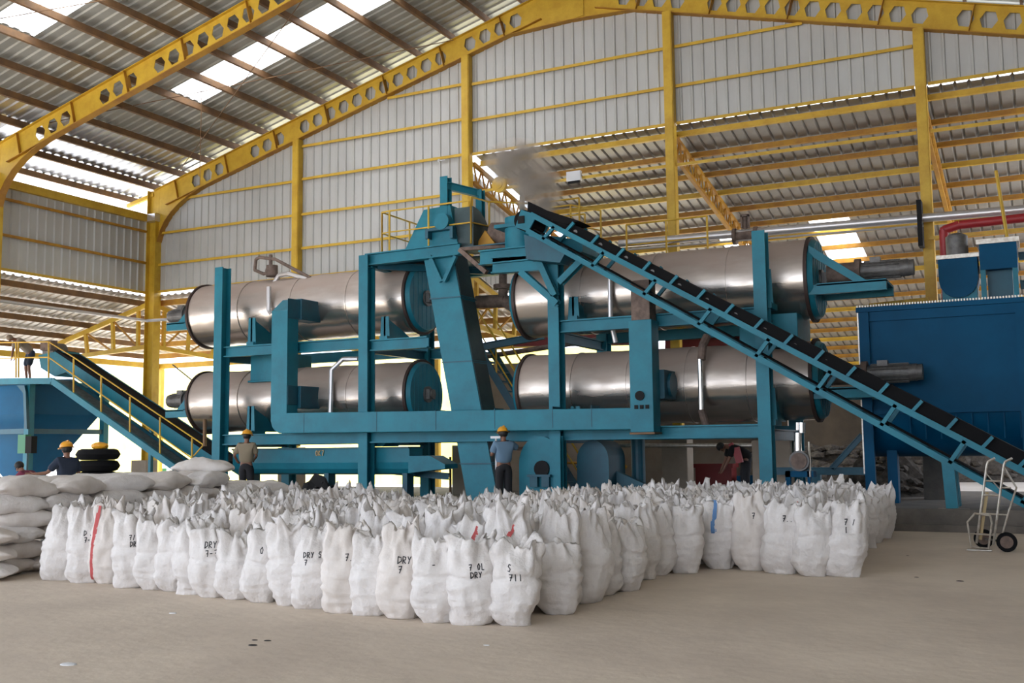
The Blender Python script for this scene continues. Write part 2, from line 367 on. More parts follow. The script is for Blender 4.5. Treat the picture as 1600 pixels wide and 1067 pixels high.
# thin bracing rods under the roof
for i, (a, b) in enumerate((((-24.6, 19.9, 10.6), (-14.6, 25.5, 13.1)), ((-24.9, 25.4, 10.5), (-14.8, 19.9, 13.1)), ((-24, 13.8, 10.6), (-15.5, 19.5, 13.0)))):
    MB().cyl(a, b, .012, 6).build('bracing_rod', 'rust', label=['thin roof bracing rod running from the near frame up towards the ridge', 'thin roof bracing rod crossing under the white skylights', 'thin roof bracing rod in front of the nearer frame'][i], cat='rod', group='roof bracing rods')
MB().cyl((-21.1, 22.4, 9.0), (-21.1, 22.4, 11.8), .01, 6).build('hanging_wire', 'rust', label='thin wire hanging down below the white skylights', cat='wire')
# ------------------------------------------------------------------ lean-to roofs
LS = .26
dn = Vector((-1, 0, -LS)).normalized(); kl = math.sqrt(1+LS*LS)
sheet('ceiling_leanto_side', (XL-.15, 6, 6.62), (0, 1, 0), dn, YG-6+5.1, 'roofl', lambda u: 5.3*kl, vbot=lambda u: max(0, (u+6-YG))*kl, pitch=.3, depth=.045, top=.3)
dr = Vector((0, 1, -LS)).normalized()
sheet('ceiling_leanto_rear', (-31.5, YG+.1, 6.62), (1, 0, 0), dr, 17.1, 'roofl', lambda u: 5.3*kl, vbot=lambda u: max(0, (-31.5+u < XL-.1)*(XL-.1+31.5-u))*kl, pitch=.3, depth=.045, top=.4)
for k in range(5):
    d = .25+1.16*k
    MB().bar((XL-.15-d, 6, 6.48-LS*d), (XL-.15-d, YG+d, 6.48-LS*d), .09, .18).build('leanto_purlin', 'rust', label='brown purlin under the side lean-to roof, %s one out from the wall' % ORD[k], cat='purlin', group='purlins under the side lean-to')
    MB().bar((XL-d, YG+.1+d, 6.48-LS*d), (-14.4, YG+.1+d, 6.48-LS*d), .09, .18).build('leanto_purlin', 'yelrust', label='purlin under the low rear roof behind the drums, %s one out from the gable' % ORD[k], cat='purlin', group='purlins under the low rear roof')
for i, (x, y) in enumerate(((XL+.1, YG), (XL+.1, 19.7), (-20.25, YG), (-14.28, YG))):
    dirs = [Vector((-1, 0, 0))] if i == 1 else ([Vector((0, 1, 0))] if i > 1 else [Vector((-1, 0, 0)), Vector((0, 1, 0))])
    for j, d in enumerate(dirs):
        T = thing('bracket_truss', ['yellow bracket truss reaching out from the corner column over the sloping conveyor', 'yellow bracket truss reaching back from the corner column', 'yellow bracket truss on the next frame along the side wall', 'yellow bracket truss behind the upper dryer drum', 'yellow bracket truss behind the bucket elevator'][(i+j) if i == 0 else i+1], 'truss', (x, y, 4.8), 'yellow bracket trusses')
        o = Vector((x, y, 0))+d*(.2 if i < 2 else .1); A = o+Vector((0, 0, 6.33)); B = o+d*4.7+Vector((0, 0, 6.33-LS*4.7)); C = o+Vector((0, 0, 4.95)); D = o+d*3.9+Vector((0, 0, 4.75)); 
        MB().bar(A, B, .11, .16).build('top_chord', 'yellow', T); MB().bar(C, D, .11, .14).build('bottom_chord', 'yellow', T)
        for q in (.08, .33, .6, .84):
            a = A.lerp(B, q); b = C.lerp(D, q*1.15)
            MB().bar(a, b, .1).build('post', 'yellow', T)
        for q in (.33, .6): MB().bar(A.lerp(B, q), C.lerp(D, (q-.26)*1.15), .05).build('diagonal', 'yelrust', T)
MB().bar((-31.1, 6, 4.85), (-31.1, 31, 4.85), .12, .2).build('lean_to_beam', 'yellow', label='yellow eave beam along the outer edge of the side lean-to', cat='beam')
MB().bar((-31.1, 31, 4.85), (-14.3, 31, 4.85), .12, .2).build('lean_to_beam', 'yellow', label='yellow eave beam along the rear edge of the low roof', cat='beam')
for i, (x, y) in enumerate(((-31.1, 31.1), (-24.5, 31.1), (-18.5, 31.1))):
    MB().bar((x, y, 0), (x, y, 4.8), .16).build('lean_to_post', 'yellow', label=['yellow post at the outer corner of the lean-to', 'yellow post of the rear lean-to behind the drum motors', 'yellow post of the rear lean-to near the elevator'][i], cat='post')
# high rear annex roof
HS = .2; dh = Vector((0, 1, -HS)).normalized(); kh = math.sqrt(1+HS*HS); Y1 = 51.0
def hz(y): return 9.72-HS*(y-YG)
def annex(xa, xb, ya, yb, m='roofa', nm='ceiling_annex'):
    return sheet(nm, (xa, ya, hz(ya)+.06), (1, 0, 0), dh, xb-xa, m, lambda u: (yb-ya)*kh, pitch=.3, depth=.05, top=.16)
annex(-14.1, -9.3, YG+.155, Y1); annex(-9.3, -8.4, YG+.155, 33.1); annex(-9.3, -8.4, 34.4, Y1); annex(-8.4, -6.3, YG+.155, Y1)
annex(-6.3, -5.1, YG+.155, 32.8); annex(-6.3, -5.1, 38.2, Y1); annex(-5.1, 6.0, YG+.155, Y1)
MB().box((-15.5, 51.1, 0), (8, 51.3, 4.3)).build('wall_annex_end', 'brownwall', kind=SW)
annex(-9.3, -8.4, 33.1, 34.4, 'skyl', 'window_3'); annex(-6.3, -5.1, 32.8, 38.2, 'skyl', 'window_4')
for k in range(20):
    y = YG+.45+1.25*k
    MB().bar((-14.1, y, hz(y)-.05), (6, y, hz(y)-.05), .06, .15).bar((-14.1, y-.05, hz(y)-.12), (6, y-.05, hz(y)-.12), .1, .02).build('annex_purlin', 'yelrust' if k % 3 else 'yellow', label='orange-yellow purlin under the high rear roof, %s one back from the gable' % ORD[k], cat='purlin', group='purlins under the high rear roof')
for i, x in enumerate((-14.2, -8.3, -2.25)):
    T = thing('annex_truss', ['yellow lattice rafter along the closed side of the high rear roof', 'yellow lattice rafter behind the gable column above the conveyor', 'yellow lattice rafter behind the column beside the red pipe'][i], 'truss', (x, YG+.3, 8), 'lattice rafters under the high rear roof')
    y0, y1 = YG+.2, 36.5
    a0, a1 = Vector((x, y0, hz(y0)-.14)), Vector((x, y1, hz(y1)-.14)); b0, b1 = a0-Vector((0, 0, .55)), a1-Vector((0, 0, .45))
    MB().bar(a0, a1, .1).build('top_chord', 'yelrust', T); MB().bar(b0, b1, .1).build('bottom_chord', 'yelrust', T)
    n = 22; m = MB()
    for k in range(n):
        m.bar(a0.lerp(a1, k/n), b0.lerp(b1, (k+.5)/n), .04); m.bar(b0.lerp(b1, (k+.5)/n), a0.lerp(a1, (k+1)/n), .04)
    m.build('lattice', 'yelrust', T)
    if i == 1: MB().bar((x, y1, 0), (x, y1, hz(y1)-.1), .2).build('column', 'yelrust', T)
sheet('wall_annex', (-14.5, YG+.3, 6.2), (0, 1, 0), (0, 0, 1), 14.4, 'sheet', lambda u: max(.2, hz(YG+.3+u)-.16-6.2), pitch=.3, depth=.03, top=.16)
# beige rear wall and outdoor things
MB().box((-15.3, 28, 0), (-6.1, 28.25, 4.0)).build('wall_rear', 'plaster', kind=SW)
MB().box((-46, 40, -.1), (-14.5, 40.3, 5.6)).build('wall_outdoor', 'yelwall', kind=SW)
MB().box((-75, 46, -.1), (-46, 46.4, 3)).build('wall_far', 'white', kind=SW)
random.seed(3)
def pile(name, c, rx, ry, h, lab, cat, m='rubble', seed=1, n=70, sz=.16):
    T = MB(); rnd = random.Random(seed)
    bmesh.ops.create_grid(T.bm, x_segments=24, y_segments=24, size=1)
    for v in T.bm.verts:
        r = min(1, v.co.length); e = (1-r*r)
        nz = noise.noise(Vector((v.co.x*3+seed, v.co.y*3, 0)))
        v.co = Vector((c[0]+v.co.x*rx, c[1]+v.co.y*ry, c[2]+max(-.01, h*e*(1+.6*nz)+.02*nz-.01)))
    for _ in range(n):
        a = rnd.uniform(0, 2*PI); q = math.sqrt(rnd.random())*.95; p = Vector((c[0]+q*rx*math.cos(a), c[1]+q*ry*math.sin(a), c[2]+h*(1-q*q)+.02))
        T.ball(p, sz*rnd.uniform(.4, 1), 1, (rnd.uniform(.6, 1.5), rnd.uniform(.6, 1.5), rnd.uniform(.3, .8)))
    return T.build(name, m, label=lab, cat=cat, kind='stuff')
pile('rubble', (-8.0, 47.5, -.02), 9, 2.0, 1.4, 'long bank of dark scrap rubble behind the machines, beyond the pale yard', 'rubble', seed=2, n=260, sz=.4)
pile('rubble', (-3.6, 27, .0), 1.3, 1.0, 1.1, 'dark heap of scrap lying beside the concrete leg behind the conveyor', 'rubble', seed=5, n=110, sz=.16)
# ------------------------------------------------------------------ machine frame
YF, YR_ = 21.3, 24.1
FL = .28
T = thing('drum_support_frame', 'teal steel frame of posts and beams carrying the four steel drums', 'frame', (-12, 22.7, FL))
def I(p, q, nm='beam', wd=.2, ht=.24, m='teal', upv=(0, 0, 1), par=None): return MB().ibeam(p, q, wd, ht, upv, .03).build(nm, m, par or T)
for x, zt in ((-19.2, 6.3), (-14.65, 6.2), (-9.62, 6.0), (-5.06, 5.82)):
    for Y in (YF, YR_):
        MB().ibeam((x, Y, FL), (x, Y, zt if Y == YF else zt-.3), .26, .3, (0, 1, 0), .035).build('post', 'teal', T)
    for z in (1.72, 3.95):
        I((x, YF+.16, z), (x, YR_-.16, z), 'cross_beam', .15, .2, 'tealdark')
for Y in (YF, YR_):
    I((-19.05, Y, 4.07), (-14.8, Y, 4.07)); I((-14.5, Y, 4.0), (-12.9, Y, 4.0)); I((-9.5, Y, 4.15), (-5.2, Y, 4.15))
    for a, b in ((-19.05, -14.8), (-14.5, -9.77), (-9.47, -5.2)): I((a, Y, 1.8), (b, Y, 1.8))
I((-14.65, YF, 6.1), (-12.05, YF, 6.13), ht=.26); I((-14.65, YR_, 6.1), (-9.6, YR_, 6.1), ht=.26)
I((-14.6, YF, 6.05), (-14.6, YR_, 6.05), 'cross_beam')
MB().box((-14.6, YF+.1, 6.17), (-13.2, YR_, 6.2)).box((-12.1, YF+.1, 6.17), (-9.6, YR_, 6.2)).box((-13.2, 22.6, 6.17), (-12.1, YR_, 6.2)).build('platform_deck', 'tealdark', T)
I((-14.4, YF+.1, 5.95), (-12.4, YR_-.6, 5.95), 'diagonal', .12, .14, 'tealdark')
# V gusset on the elevator
MB().bar(P(672, 400, YF), P(690, 440, YF), .09, .09, (0, 1, 0)).bar(P(694, 440, YF), P(712, 400, YF), .09, .09, (0, 1, 0)).build('gusset', 'teal', T)
# right bracket cluster under conveyor head
YB2 = 21.0
I(P(770, 415, YB2), P(850, 410, YB2), ht=.34); I((-11.35, YB2, 5.8), (-9.7, YB2, 5.8), ht=.3)
for a, b in (((815, 425), (872, 475)), ((835, 390), (868, 462)), ((912, 405), (875, 442))):
    MB().ibeam(P(*a, YB2), P(*b, YB2), .14, .17, (0, 1, 0), .03).build('brace', 'teal', T)
MB().bar((-12.05, YF, 6.12), (-11.3, YF-.1, 5.5), .1).bar((-12.02, YF-.02, 6.12), (-11.0, YF+.3, 6.15), .08).build('edge_angle', 'motorb', T)
for x in (-17.4, -11.0+1.2):
    pass
# saddles under the drums
for x, z0, z1, h in ((-18.3, 4.18, 4.2, .75), (-14.2, 4.1, 4.2, .6), (-9.25, 4.26, 4.2, .55), (-5.0, 4.26, 4.2, .8), (-18.3, 1.9, 0, .75), (-14.2, 1.9, 0, .5), (-9.25, 1.9, 0, .5), (-5.0, 1.9, 0, .75)):
    MB().prism([(x-.1, YF+.02, z0), (x+.12, YF+.02, z0), (x+.12, YF+.55, z0+.0), (x-.1, YF+.55, z0)], (0, 0, .12)).prism([(x-.03, YF+.1, z0+.1), (x-.03, YF+1.4, z0+.1), (x-.03, YF+.85, z0+h*.55), (x-.03, YF+.1, z0+h)], (.05, 0, 0)).prism([(x-.13, YF+.1, z0+.1), (x+.14, YF+.1, z0+.1), (x+.11, YF+.1, z0+h), (x-.1, YF+.1, z0+h)], (0, .03, 0)).build('saddle', 'teal', T)
# ------------------------------------------------------------------ drums
YD = 22.7
def motor(T, p, d, L=.9, r=.19, m='motor'):
    d = Vector(d); p = Vector(p)
    MB().cyl(p, p+d*.35*L, r*1.15, 20).cyl(p+d*.35*L, p+d*.42*L, r*1.5, 20).build('gearbox', 'motorb' if m == 'motorb' else 'motor', T, True)
    mo = MB().cyl(p+d*.42*L, p+d*L, r, 20)
    for k in range(16):
        a = 2*PI*k/16; o = Vector((0, math.cos(a), math.sin(a)))*r
        mo.bar(p+d*.46*L+o, p+d*.9*L+o, .012, .05, o)
    mo.cyl(p+d*.92*L, p+d*L*1.06, r*.93, 20).box(p+d*.6*L+Vector((-.1, -.1, r*.8)), p+d*.6*L+Vector((.1, .1, r*1.5)))
    mo.build('motor', 'motor', T, True)
def drum(xa, xb, z, r, lab, endR=True, motors=(), seams=3, plate='teal'):
    T = thing('dryer_drum', lab, 'dryer drum', ((xa+xb)/2, YD, z-r), 'steel dryer drums')
    prof = []; n = 40
    for k in range(n+1): prof.append((k/n, r+.006*math.sin(k*1.7)+.004*math.sin(k*.61)))
    o = MB().lathe((xa, YD, z), (xb, YD, z), prof, 64).build('shell', 'steel', T, True)
    for x in (xa, xb): MB().lathe((x-.035, YD, z), (x+.035, YD, z), [(0, r+.02), (0, r+.05), (1, r+.05), (1, r+.02)], 64).build('end_rim', 'bandm', T, True)
    for k in range(1, seams+1):
        x = xa+(xb-xa)*k/(seams+1); MB().lathe((x-.012, YD, z), (x+.012, YD, z), [(0, r+.005), (0, r+.014), (1, r+.014), (1, r+.005)], 64).build('seam_band', 'steel', T, True)
    for x, s in ((xa, -1), (xb, 1)):
        e = MB().lathe((x, YD, z), (x+s*.14, YD, z), [(0, r), (.6, r*.97), (1, r*.93)], 48)
        for k in range(7):
            yy = -r*.7+k*r*.233; hh = math.sqrt(max(0, (r*.9)**2-yy*yy)); e.box((x+s*.10, YD+yy-.012, z-hh), (x+s*.152, YD+yy+.012, z+hh))
        e.build('end_plate', plate, T, True)
        MB().cyl((x+s*.1, YD, z), (x+s*.34, YD, z), .11, 24).cyl((x+s*.14, YD, z), (x+s*.2, YD, z), .2, 24).box((x+s*.2-.05, YD-.14, z-.12), (x+s*.3, YD+.14, z+.12)).build('bearing', 'motor', T, True)
    for s, L, mm in motors:
        x = xa if s < 0 else xb
        motor(T, (x+s*.32, YD-.1, z+.08), (s, 0, 0), L, .19 if s < 0 else .175, mm)
        l = .85 if s < 0 else 1.55
        MB().box((x, YD-.75, z-.42), (x+s*l, YD-.62, z-.22)).box((x, YD+.3, z-.42), (x+s*l, YD+.43, z-.22)).box((x+s*.2, YD-.75, z-.25), (x+s*l, YD+.4, z-.2)).prism([(x+s*.05, YD-.7, z-.22), (x+s*.5, YD-.7, z-.22), (x+s*.05, YD-.7, z+.22)] if s < 0 else [(x+s*.06, YD-.7, z+.62), (x+s*.06, YD-.7, z+.42), (x+s*.95, YD-.7, z-.22), (x+s*1.2, YD-.7, z-.22)], (0, .12, 0)).build('motor_bracket', 'teal', T)
    return T
D1 = drum(-20.95, -13.95, 5.27, .86, 'upper steel drum next to the corner column, with valve pipes on top', motors=((-1, .95, 'motor'),))
D2 = drum(-20.92, -13.95, 2.86, .83, 'lower steel drum next to the corner column, above the man in khaki', motors=((-1, .95, 'motor'),))
D3 = drum(-10.95, -4.3, 4.97, .86, 'upper steel drum behind the sloping conveyor, big geared motor at its end', motors=((1, 1.6, 'motorb'),))
D4 = drum(-10.9, -4.28, 2.85, .83, 'lower steel drum behind the sloping conveyor, motor before the blue tank', motors=((1, 1.65, 'motorb'),), seams=4)
# feed boxes between upper and lower drums
for i, (xa, xb, z0, z1) in enumerate(((-18.75, -17.75, 3.3, 4.05), (-5.7, -4.5, 3.5, 4.2))):
    MB().box((xa, 21.9, z0), (xb, 23.2, z1)).box((xa-.05, 21.85, z0), (xb+.05, 23.25, z0+.05)).build('transfer_chute', 'teal', label=['teal box chute joining the two drums by the end post', 'teal box chute joining the two drums behind the conveyor'][i], cat='chute', bevel=.01)
# ------------------------------------------------------------------ front duct
YDU = 20.75
T = thing('air_duct', 'square teal air duct running along the frame and up at both ends', 'duct', (-12, YDU, 1.8))
def boxduct(x0, x1, z0, z1, nm, m='teal', d=.42, y=YDU): return MB().box((x0, y, z0), (x1, y+d, z1)).build(nm, m, T, bevel=.015)
arc = [(-17.11, 1.95+.28), (-17.06, 2.08), (-16.98, 2.0), (-16.85, 1.93)]
MB().prism([(-17.11, YDU, 2.4), *[(a, YDU, b) for a, b in arc], (-7.25, YDU, 1.86), (-7.25, YDU, 2.3), (-16.6, YDU, 2.42)], (0, .42, 0)).build('horizontal_run', 'teal', T, bevel=.012)
MB().box((-17.11, YDU, 2.4), (-16.62, YDU+.42, 4.95)).prism([(-17.11, YDU, 4.95), (-16.62, YDU, 4.95), (-16.62, YDU+.42, 5.28), (-17.11, YDU+.42, 5.28)], (0, .0, .001)).build('riser', 'teal', T, bevel=.012)
MB().prism([(-16.62, YDU, 4.75), (-16.62, YDU, 5.25), (-16.55, YDU+.5, 5.25), (-16.55, YDU+.5, 4.8)], (0, .4, 0)).box((-16.9, YDU+.42, 4.75), (-16.52, YDU+1.2, 5.28)).build('upper_outlet', 'tealdark', T, bevel=.01)
MB().box((-16.62, YDU+.02, 2.62), (-16.6, YDU+.4, 3.1)).box((-16.9, YDU+.42, 2.55), (-16.52, YDU+1.2, 3.1)).build('lower_outlet', 'tealdark', T, bevel=.01)
MB().box((-7.72, YDU-.02, 1.8), (-7.22, YDU+.42, 4.12)).build('riser', 'teal', T, bevel=.012)
MB().box((-7.66, YDU, 4.12), (-7.26, YDU+.4, 4.95)).build('riser_top', 'motorb', T, label='brown dusty top section')
MB().box((-7.5, YDU+.42, 2.5), (-7.12, YDU+1.2, 3.1)).cyl((-7.12, YDU+.85, 2.8), (-7.06, YDU+.85, 2.8), .26, 20).build('side_outlet', 'tealdark', T)
MB().box((-7.74, YDU-.03, 1.76), (-7.2, YDU+.44, 1.80)).build('base_flange', 'rust', T)
for x in (-16.1, -14.0, -12.4, -10.9, -9.5, -8.6): MB().box((x, YDU-.006, 1.93), (x+.015, YDU+.43, 2.385)).build('joint', 'tealdark', T)
sm_ = MB()
for k in range(3): sm_.box((-7.62+k*.12, YDU-.05, 2.28), (-7.55+k*.12, YDU-.02, 2.36))
sm_.cyl((-7.5, YDU-.06, 2.55), (-7.5, YDU-.02, 2.55), .1, 12); sm_.build('pressure_fitting', 'black', T)
# ------------------------------------------------------------------ bucket elevator
T = thing('bucket_elevator', 'leaning teal bucket elevator rising between the left and right drums', 'elevator', (-11.6, 21.4, FL))
YE0, YE1 = 21.42, 22.12
def ex_(z): return -11.11-.2*z
wE = .79
def slab(z0, z1, m, nm, e=0., lab=None):
    a, b = ex_(z0), ex_(z1)
    return MB().prism([(a+e, YE0-e, z0), (a-wE-e, YE0-e, z0), (b-wE-e, YE0-e, z1), (b+e, YE0-e, z1)], (0, YE1-YE0+2*e, 0)).build(nm, m, T, label=lab)
slab(.28, 1.9, 'teal', 'boot'); slab(1.9, 5.0, 'teal', 'casing'); slab(5.0, 6.15, 'teal', 'casing')
for z in (1.15, 5.02, 3.5): slab(z, z+.03, 'tealdark', 'joint', .03 if z != 3.5 else .012)
for z0, z1 in ((.3, 1.13), (1.2, 3.48), (3.55, 4.98), (5.08, 6.1)):
    a, b = ex_(z0), ex_(z1)
    MB().prism([(a+.004, YE0+.03, z0), (a+.004, YE1-.02, z0), (b+.004, YE1-.02, z1), (b+.004, YE0+.03, z1)], (.012, 0, 0)).build('side_panel', 'tealgrey', T, label='dark grey-teal side panel')  # side panels in a darker grey-teal than the casing
hx = [P(632, 392, YE0), P(662, 328, YE0), P(703, 320, YE0), P(716, 385, YE0)]
MB().prism([(h.x, YE0, h.z) for h in hx], (0, 1.0, 0)).build('head', 'teal', T)
rr = []
for k in range(9):
    a = PI/2*k/8; rr.append((YE0+.04+.96*math.sin(a)*1.0, 6.2+.95*math.cos(a)))
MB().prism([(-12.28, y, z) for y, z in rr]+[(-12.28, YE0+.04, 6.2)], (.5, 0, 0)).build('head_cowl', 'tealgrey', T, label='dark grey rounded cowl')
MB().box((-12.95, YE0-.2, 6.62), (-12.2, YE0-.02, 6.68)).box((-12.95, YE0-.2, 6.45), (-12.87, YE0-.02, 6.62)).box((-12.28, YE0-.2, 6.4), (-12.2, YE0-.02, 6.62)).build('shaft_guard', 'tealdark', T)
MB().cyl((-12.5, YE0-.22, 6.82), (-12.5, YE0, 6.82), .2, 18).build('shaft_cover', 'teal', T, True)
MB().ibeam((-12.55, YE0+.1, 6.6), (-12.55, YE0+.1, 7.95), .2, .2, (0, 1, 0)).ibeam((-12.05, YE0+.9, 6.6), (-12.05, YE0+.9, 7.75), .16, .16, (0, 1, 0)).ibeam((-12.55, YE0+.1, 7.75), (-12.05, YE0+.9, 7.65), .12, .16).build('hoist_frame', 'teal', T)
MB().cyl((-11.55, 22.0, 6.55), (-11.0, 22.0, 6.5), .28, 20).cyl((-11.0, 22, 6.5), (-10.85, 22, 6.5), .16, 14).build('drive_motor', 'motorb', T, True)
MB().prism([(-11.9, 21.7, 6.2), (-11.3, 21.7, 6.2), (-11.6, 21.7, 6.6)], (0, .6, 0)).build('belt_guard', 'yelrust', T)
# platform railing
T = thing('platform_railing', 'yellow tubular railing around the platform at the elevator head', 'railing', (-12.5, 21.3, 6.2))
rl = MB
def rail(pts, nm, h=1.0, mid=.5, r=.022, m='yellow', spacing=None, par=None, z0=None):
    R = MB(); pts = [Vector(p) for p in pts]
    R.tube([p+Vector((0, 0, h)) for p in pts], r)
    R.tube([p+Vector((0, 0, mid)) for p in pts], r*.8)
    R.build('handrail', m, par)
    for p in pts: MB().cyl(p, p+Vector((0, 0, h)), r*1.1, 8).build('rail_post', m, par)
rail([(-14.25, 21.35, 6.23), (-14.0, 21.3, 6.23), (-12.9, 21.3, 6.23), (-11.75, 21.3, 6.23)], 'a', 1.02, .5, par=T)
rail([(-14.25, 21.35, 6.23), (-14.25, 22.6, 6.23), (-14.25, 23.9, 6.23), (-12.4, 23.95, 6.23), (-10.0, 23.95, 6.23)], 'b', 1.02, .5, par=T)
rail([(-11.75, 21.3, 6.23), (-11.75, 22.2, 6.3), (-10.9, 22.9, 6.3), (-9.7, 22.9, 6.3)], 'c', 1.1, .5, par=T)
rail([(-8.9, 23.9, 5.9), (-7.9, 23.9, 5.9), (-6.9, 23.9, 5.9)], 'd', .95, .45, par=T)
rail([(-11.2, 24.0, 6.23), (-10.4, 24.0, 6.23), (-9.6, 24.0, 6.0)], 'e', 1.3, .8, par=T)
MB().cyl((-11.35, 23.2, 6.2), (-11.35, 23.2, 8.35), .06, 10).build('vent_pipe', 'tealgrey', label='dark upright vent pipe standing behind the elevator head', cat='pipe')
# fan / hopper bits at elevator outlet
MB().cyl((-10.6, 21.6, 5.95), (-10.6, 21.6, 6.75), .38, 24).cyl((-10.6, 21.6, 5.75), (-10.6, 21.6, 5.95), .2, 24, .38).box((-11.1, 21.2, 6.5), (-10.2, 22.1, 6.58)).build('discharge_bin', 'teal', label='round teal bin under the top end of the main conveyor', cat='bin', smooth=True)
MB().prism([(-10.2, 21.15, 6.3), (-8.9, 21.15, 6.0), (-8.9, 21.15, 5.75), (-10.2, 21.15, 5.7)], (0, .9, 0)).build('discharge_chute', 'teal', label='teal chute under the head of the main conveyor', cat='chute')
MB().prism([(-10.05, 20.6, 6.15), (-9.0, 20.6, 5.75), (-9.2, 20.6, 5.45), (-10.0, 20.6, 5.6)], (0, .5, 0)).build('spill_tray', 'tealdark', label='dark teal tray hanging below the conveyor head', cat='tray')
# elbow pipe between the drums
MB().tube([P(745, 472, 23), P(790, 470, 23), P(812, 485, 23), P(818, 500, 23)], .16, 14).cyl(P(786, 470, 23), P(786, 452, 23), .12, 14).cyl(P(786, 452, 23), P(786, 445, 23), .24, 16).cyl(P(786, 445, 23), P(786, 425, 23), .1, 14).build('elbow_pipe', 'motorb', label='dusty brown elbow pipe with flanged neck between the upper drums', cat='pipe', smooth=True)
MB().ibeam((-13.3, 23.6, 4.0), (-11.0, 23.6, 4.25), .14, .16).build('link_beam', 'tealdark', label='teal beam between the upper drums behind the elevator', cat='beam')
MB().cyl((-14.25, 25.5, 3.95), (-8.3, 25.5, 4.45), .07, 12).build('brown_pipe', 'motorb', label='brown pipe crossing behind the elevator at drum height', cat='pipe')
MB().prism([(-13.4, 26.6, 4.35), (-9.3, 26.6, 4.2), (-9.3, 26.6, 4.6), (-12.4, 26.6, 4.75)], (0, .3, 0)).ibeam((-8.9, 26.6, 4.15), (-6.5, 26.6, 4.05), .2, .4).build('red_crane_beam', 'redd', label='dark red steel beam seen behind the elevator between the drums', cat='beam')
# ladder stairs behind
T = thing('yellow_stair', 'steep stair with yellow handrail behind the bucket elevator', 'stair', (-12, 25.5, FL))
a, b = Vector((-13.5, 24.6, 4.3)), Vector((-10.9, 24.6, .35))
MB().bar(a, b, .05, .2).build('stringer', 'tealdark', T); MB().bar(a+Vector((0, .8, 0)), b+Vector((0, .8, 0)), .05, .2).build('stringer', 'tealdark', T)
st = MB()
for k in range(1, 15): p = a.lerp(b, k/15); st.box(p+Vector((-.12, 0, -.015)), p+Vector((.12, .8, .015)))
st.build('treads', 'tealdark', T)
for dy in (0, .8): MB().tube([a+Vector((0, dy, 1)), b+Vector((0, dy, 1))], .025).tube([a+Vector((0, dy, .5)), b+Vector((0, dy, .5))], .02).build('handrail', 'yellow', T)
for k in range(5):
    p = a.lerp(b, k/4); MB().cyl(p, p+Vector((0, 0, 1)), .025).build('rail_post', 'yellow', T)
T = thing('rail_cage', 'dull yellow bent rail guard against the beige wall below the drums', 'railing', (-10.3, 26.2, FL))
MB().tube([(-11.6, 26.2, 1.75), (-11.0, 26.2, 1.75), (-9.9, 26.2, 1.0), (-10.6, 26.2, .3)], .03).tube([(-11.6, 26.2, 1.1), (-11.0, 26.2, 1.1), (-10.5, 26.2, .85)], .03).build('handrail', 'yelrust', T)
for x in (-11.6, -11.0): MB().cyl((x, 26.2, FL), (x, 26.2, 1.75), .03).build('rail_post', 'yelrust', T)
# ------------------------------------------------------------------ screw conveyor under left drums
T = thing('screw_conveyor', 'long teal screw conveyor trough below the left drums', 'conveyor', (-16.3, 21.9, 1.0))
ring = [(21.55, 1.55), (22.15, 1.55), (22.15, 1.2)]+[(21.85+.3*math.cos(t), 1.2-.3*abs(math.sin(t))) for t in (.5, 1.0, 1.57, 2.1, 2.6)]+[(21.55, 1.2)]
MB().prism([(-19.0, y, z) for y, z in ring], (5.4, 0, 0)).build('trough', 'teal', T, bevel=.01)
MB().box((-19.0, 21.5, 1.53), (-13.6, 22.2, 1.57)).build('lid', 'tealdark', T)
MB().prism([(-13.6, 21.5, 1.35), (-13.6, 21.5, .95), (-12.6, 21.5, 1.05), (-12.6, 21.5, 1.15), (-13.0, 21.5, 1.35)], (0, .6, 0)).build('outlet', 'teal', T)
MB().ibeam((-14.8, 22.2, 1.0), (-12.9, 22.2, .85), .12, .14).build('support_beam', 'tealdark', T)
for x in (-18.6, -16.2, -13.9): MB().box((x, 21.7, FL), (x+.14, 22.0, .95)).build('leg', 'tealdark', T)
# drop chute from lower drum
MB().prism([(-15.1, 21.6, 1.58), (-14.4, 21.6, 1.58), (-13.7, 21.6, 2.2), (-14.9, 21.6, 2.2)], (0, .7, 0)).build('drop_chute', 'teal', label='slanted teal chute dropping into the screw conveyor', cat='chute')
pile('black_sack_heap', (-15.75, 20.9, .26), .8, .5, .5, 'black tarpaulin heap behind the white sacks, near the concrete pier', 'tarpaulin', 'black', 9, 20, .1)
bpy.data.objects['black_sack_heap']['kind'] = 'thing'
for i, x in enumerate((-13.9, -13.5, -13.2, -12.9, -12.6, -12.35)):
    MB().cyl((x, 24.0+.15*(i % 2), FL), (x, 24+.15*(i % 2), 1.3+.4*(i % 3)), .035, 8).build('pipe_stand', 'rust', label='thin rusty upright pipe below the drums, %s from the screw conveyor outlet' % ORD[i], cat='pipe', group='rusty upright pipes below the drums')
MB().cyl((-13.4, 24.3, .75), (-12.5, 24.3, .75), .14, 16).box((-13.5, 24.1, FL), (-12.4, 24.5, .6)).build('pump', 'motor', label='small dark pump between the screw conveyor and the elevator', cat='pump', smooth=True)
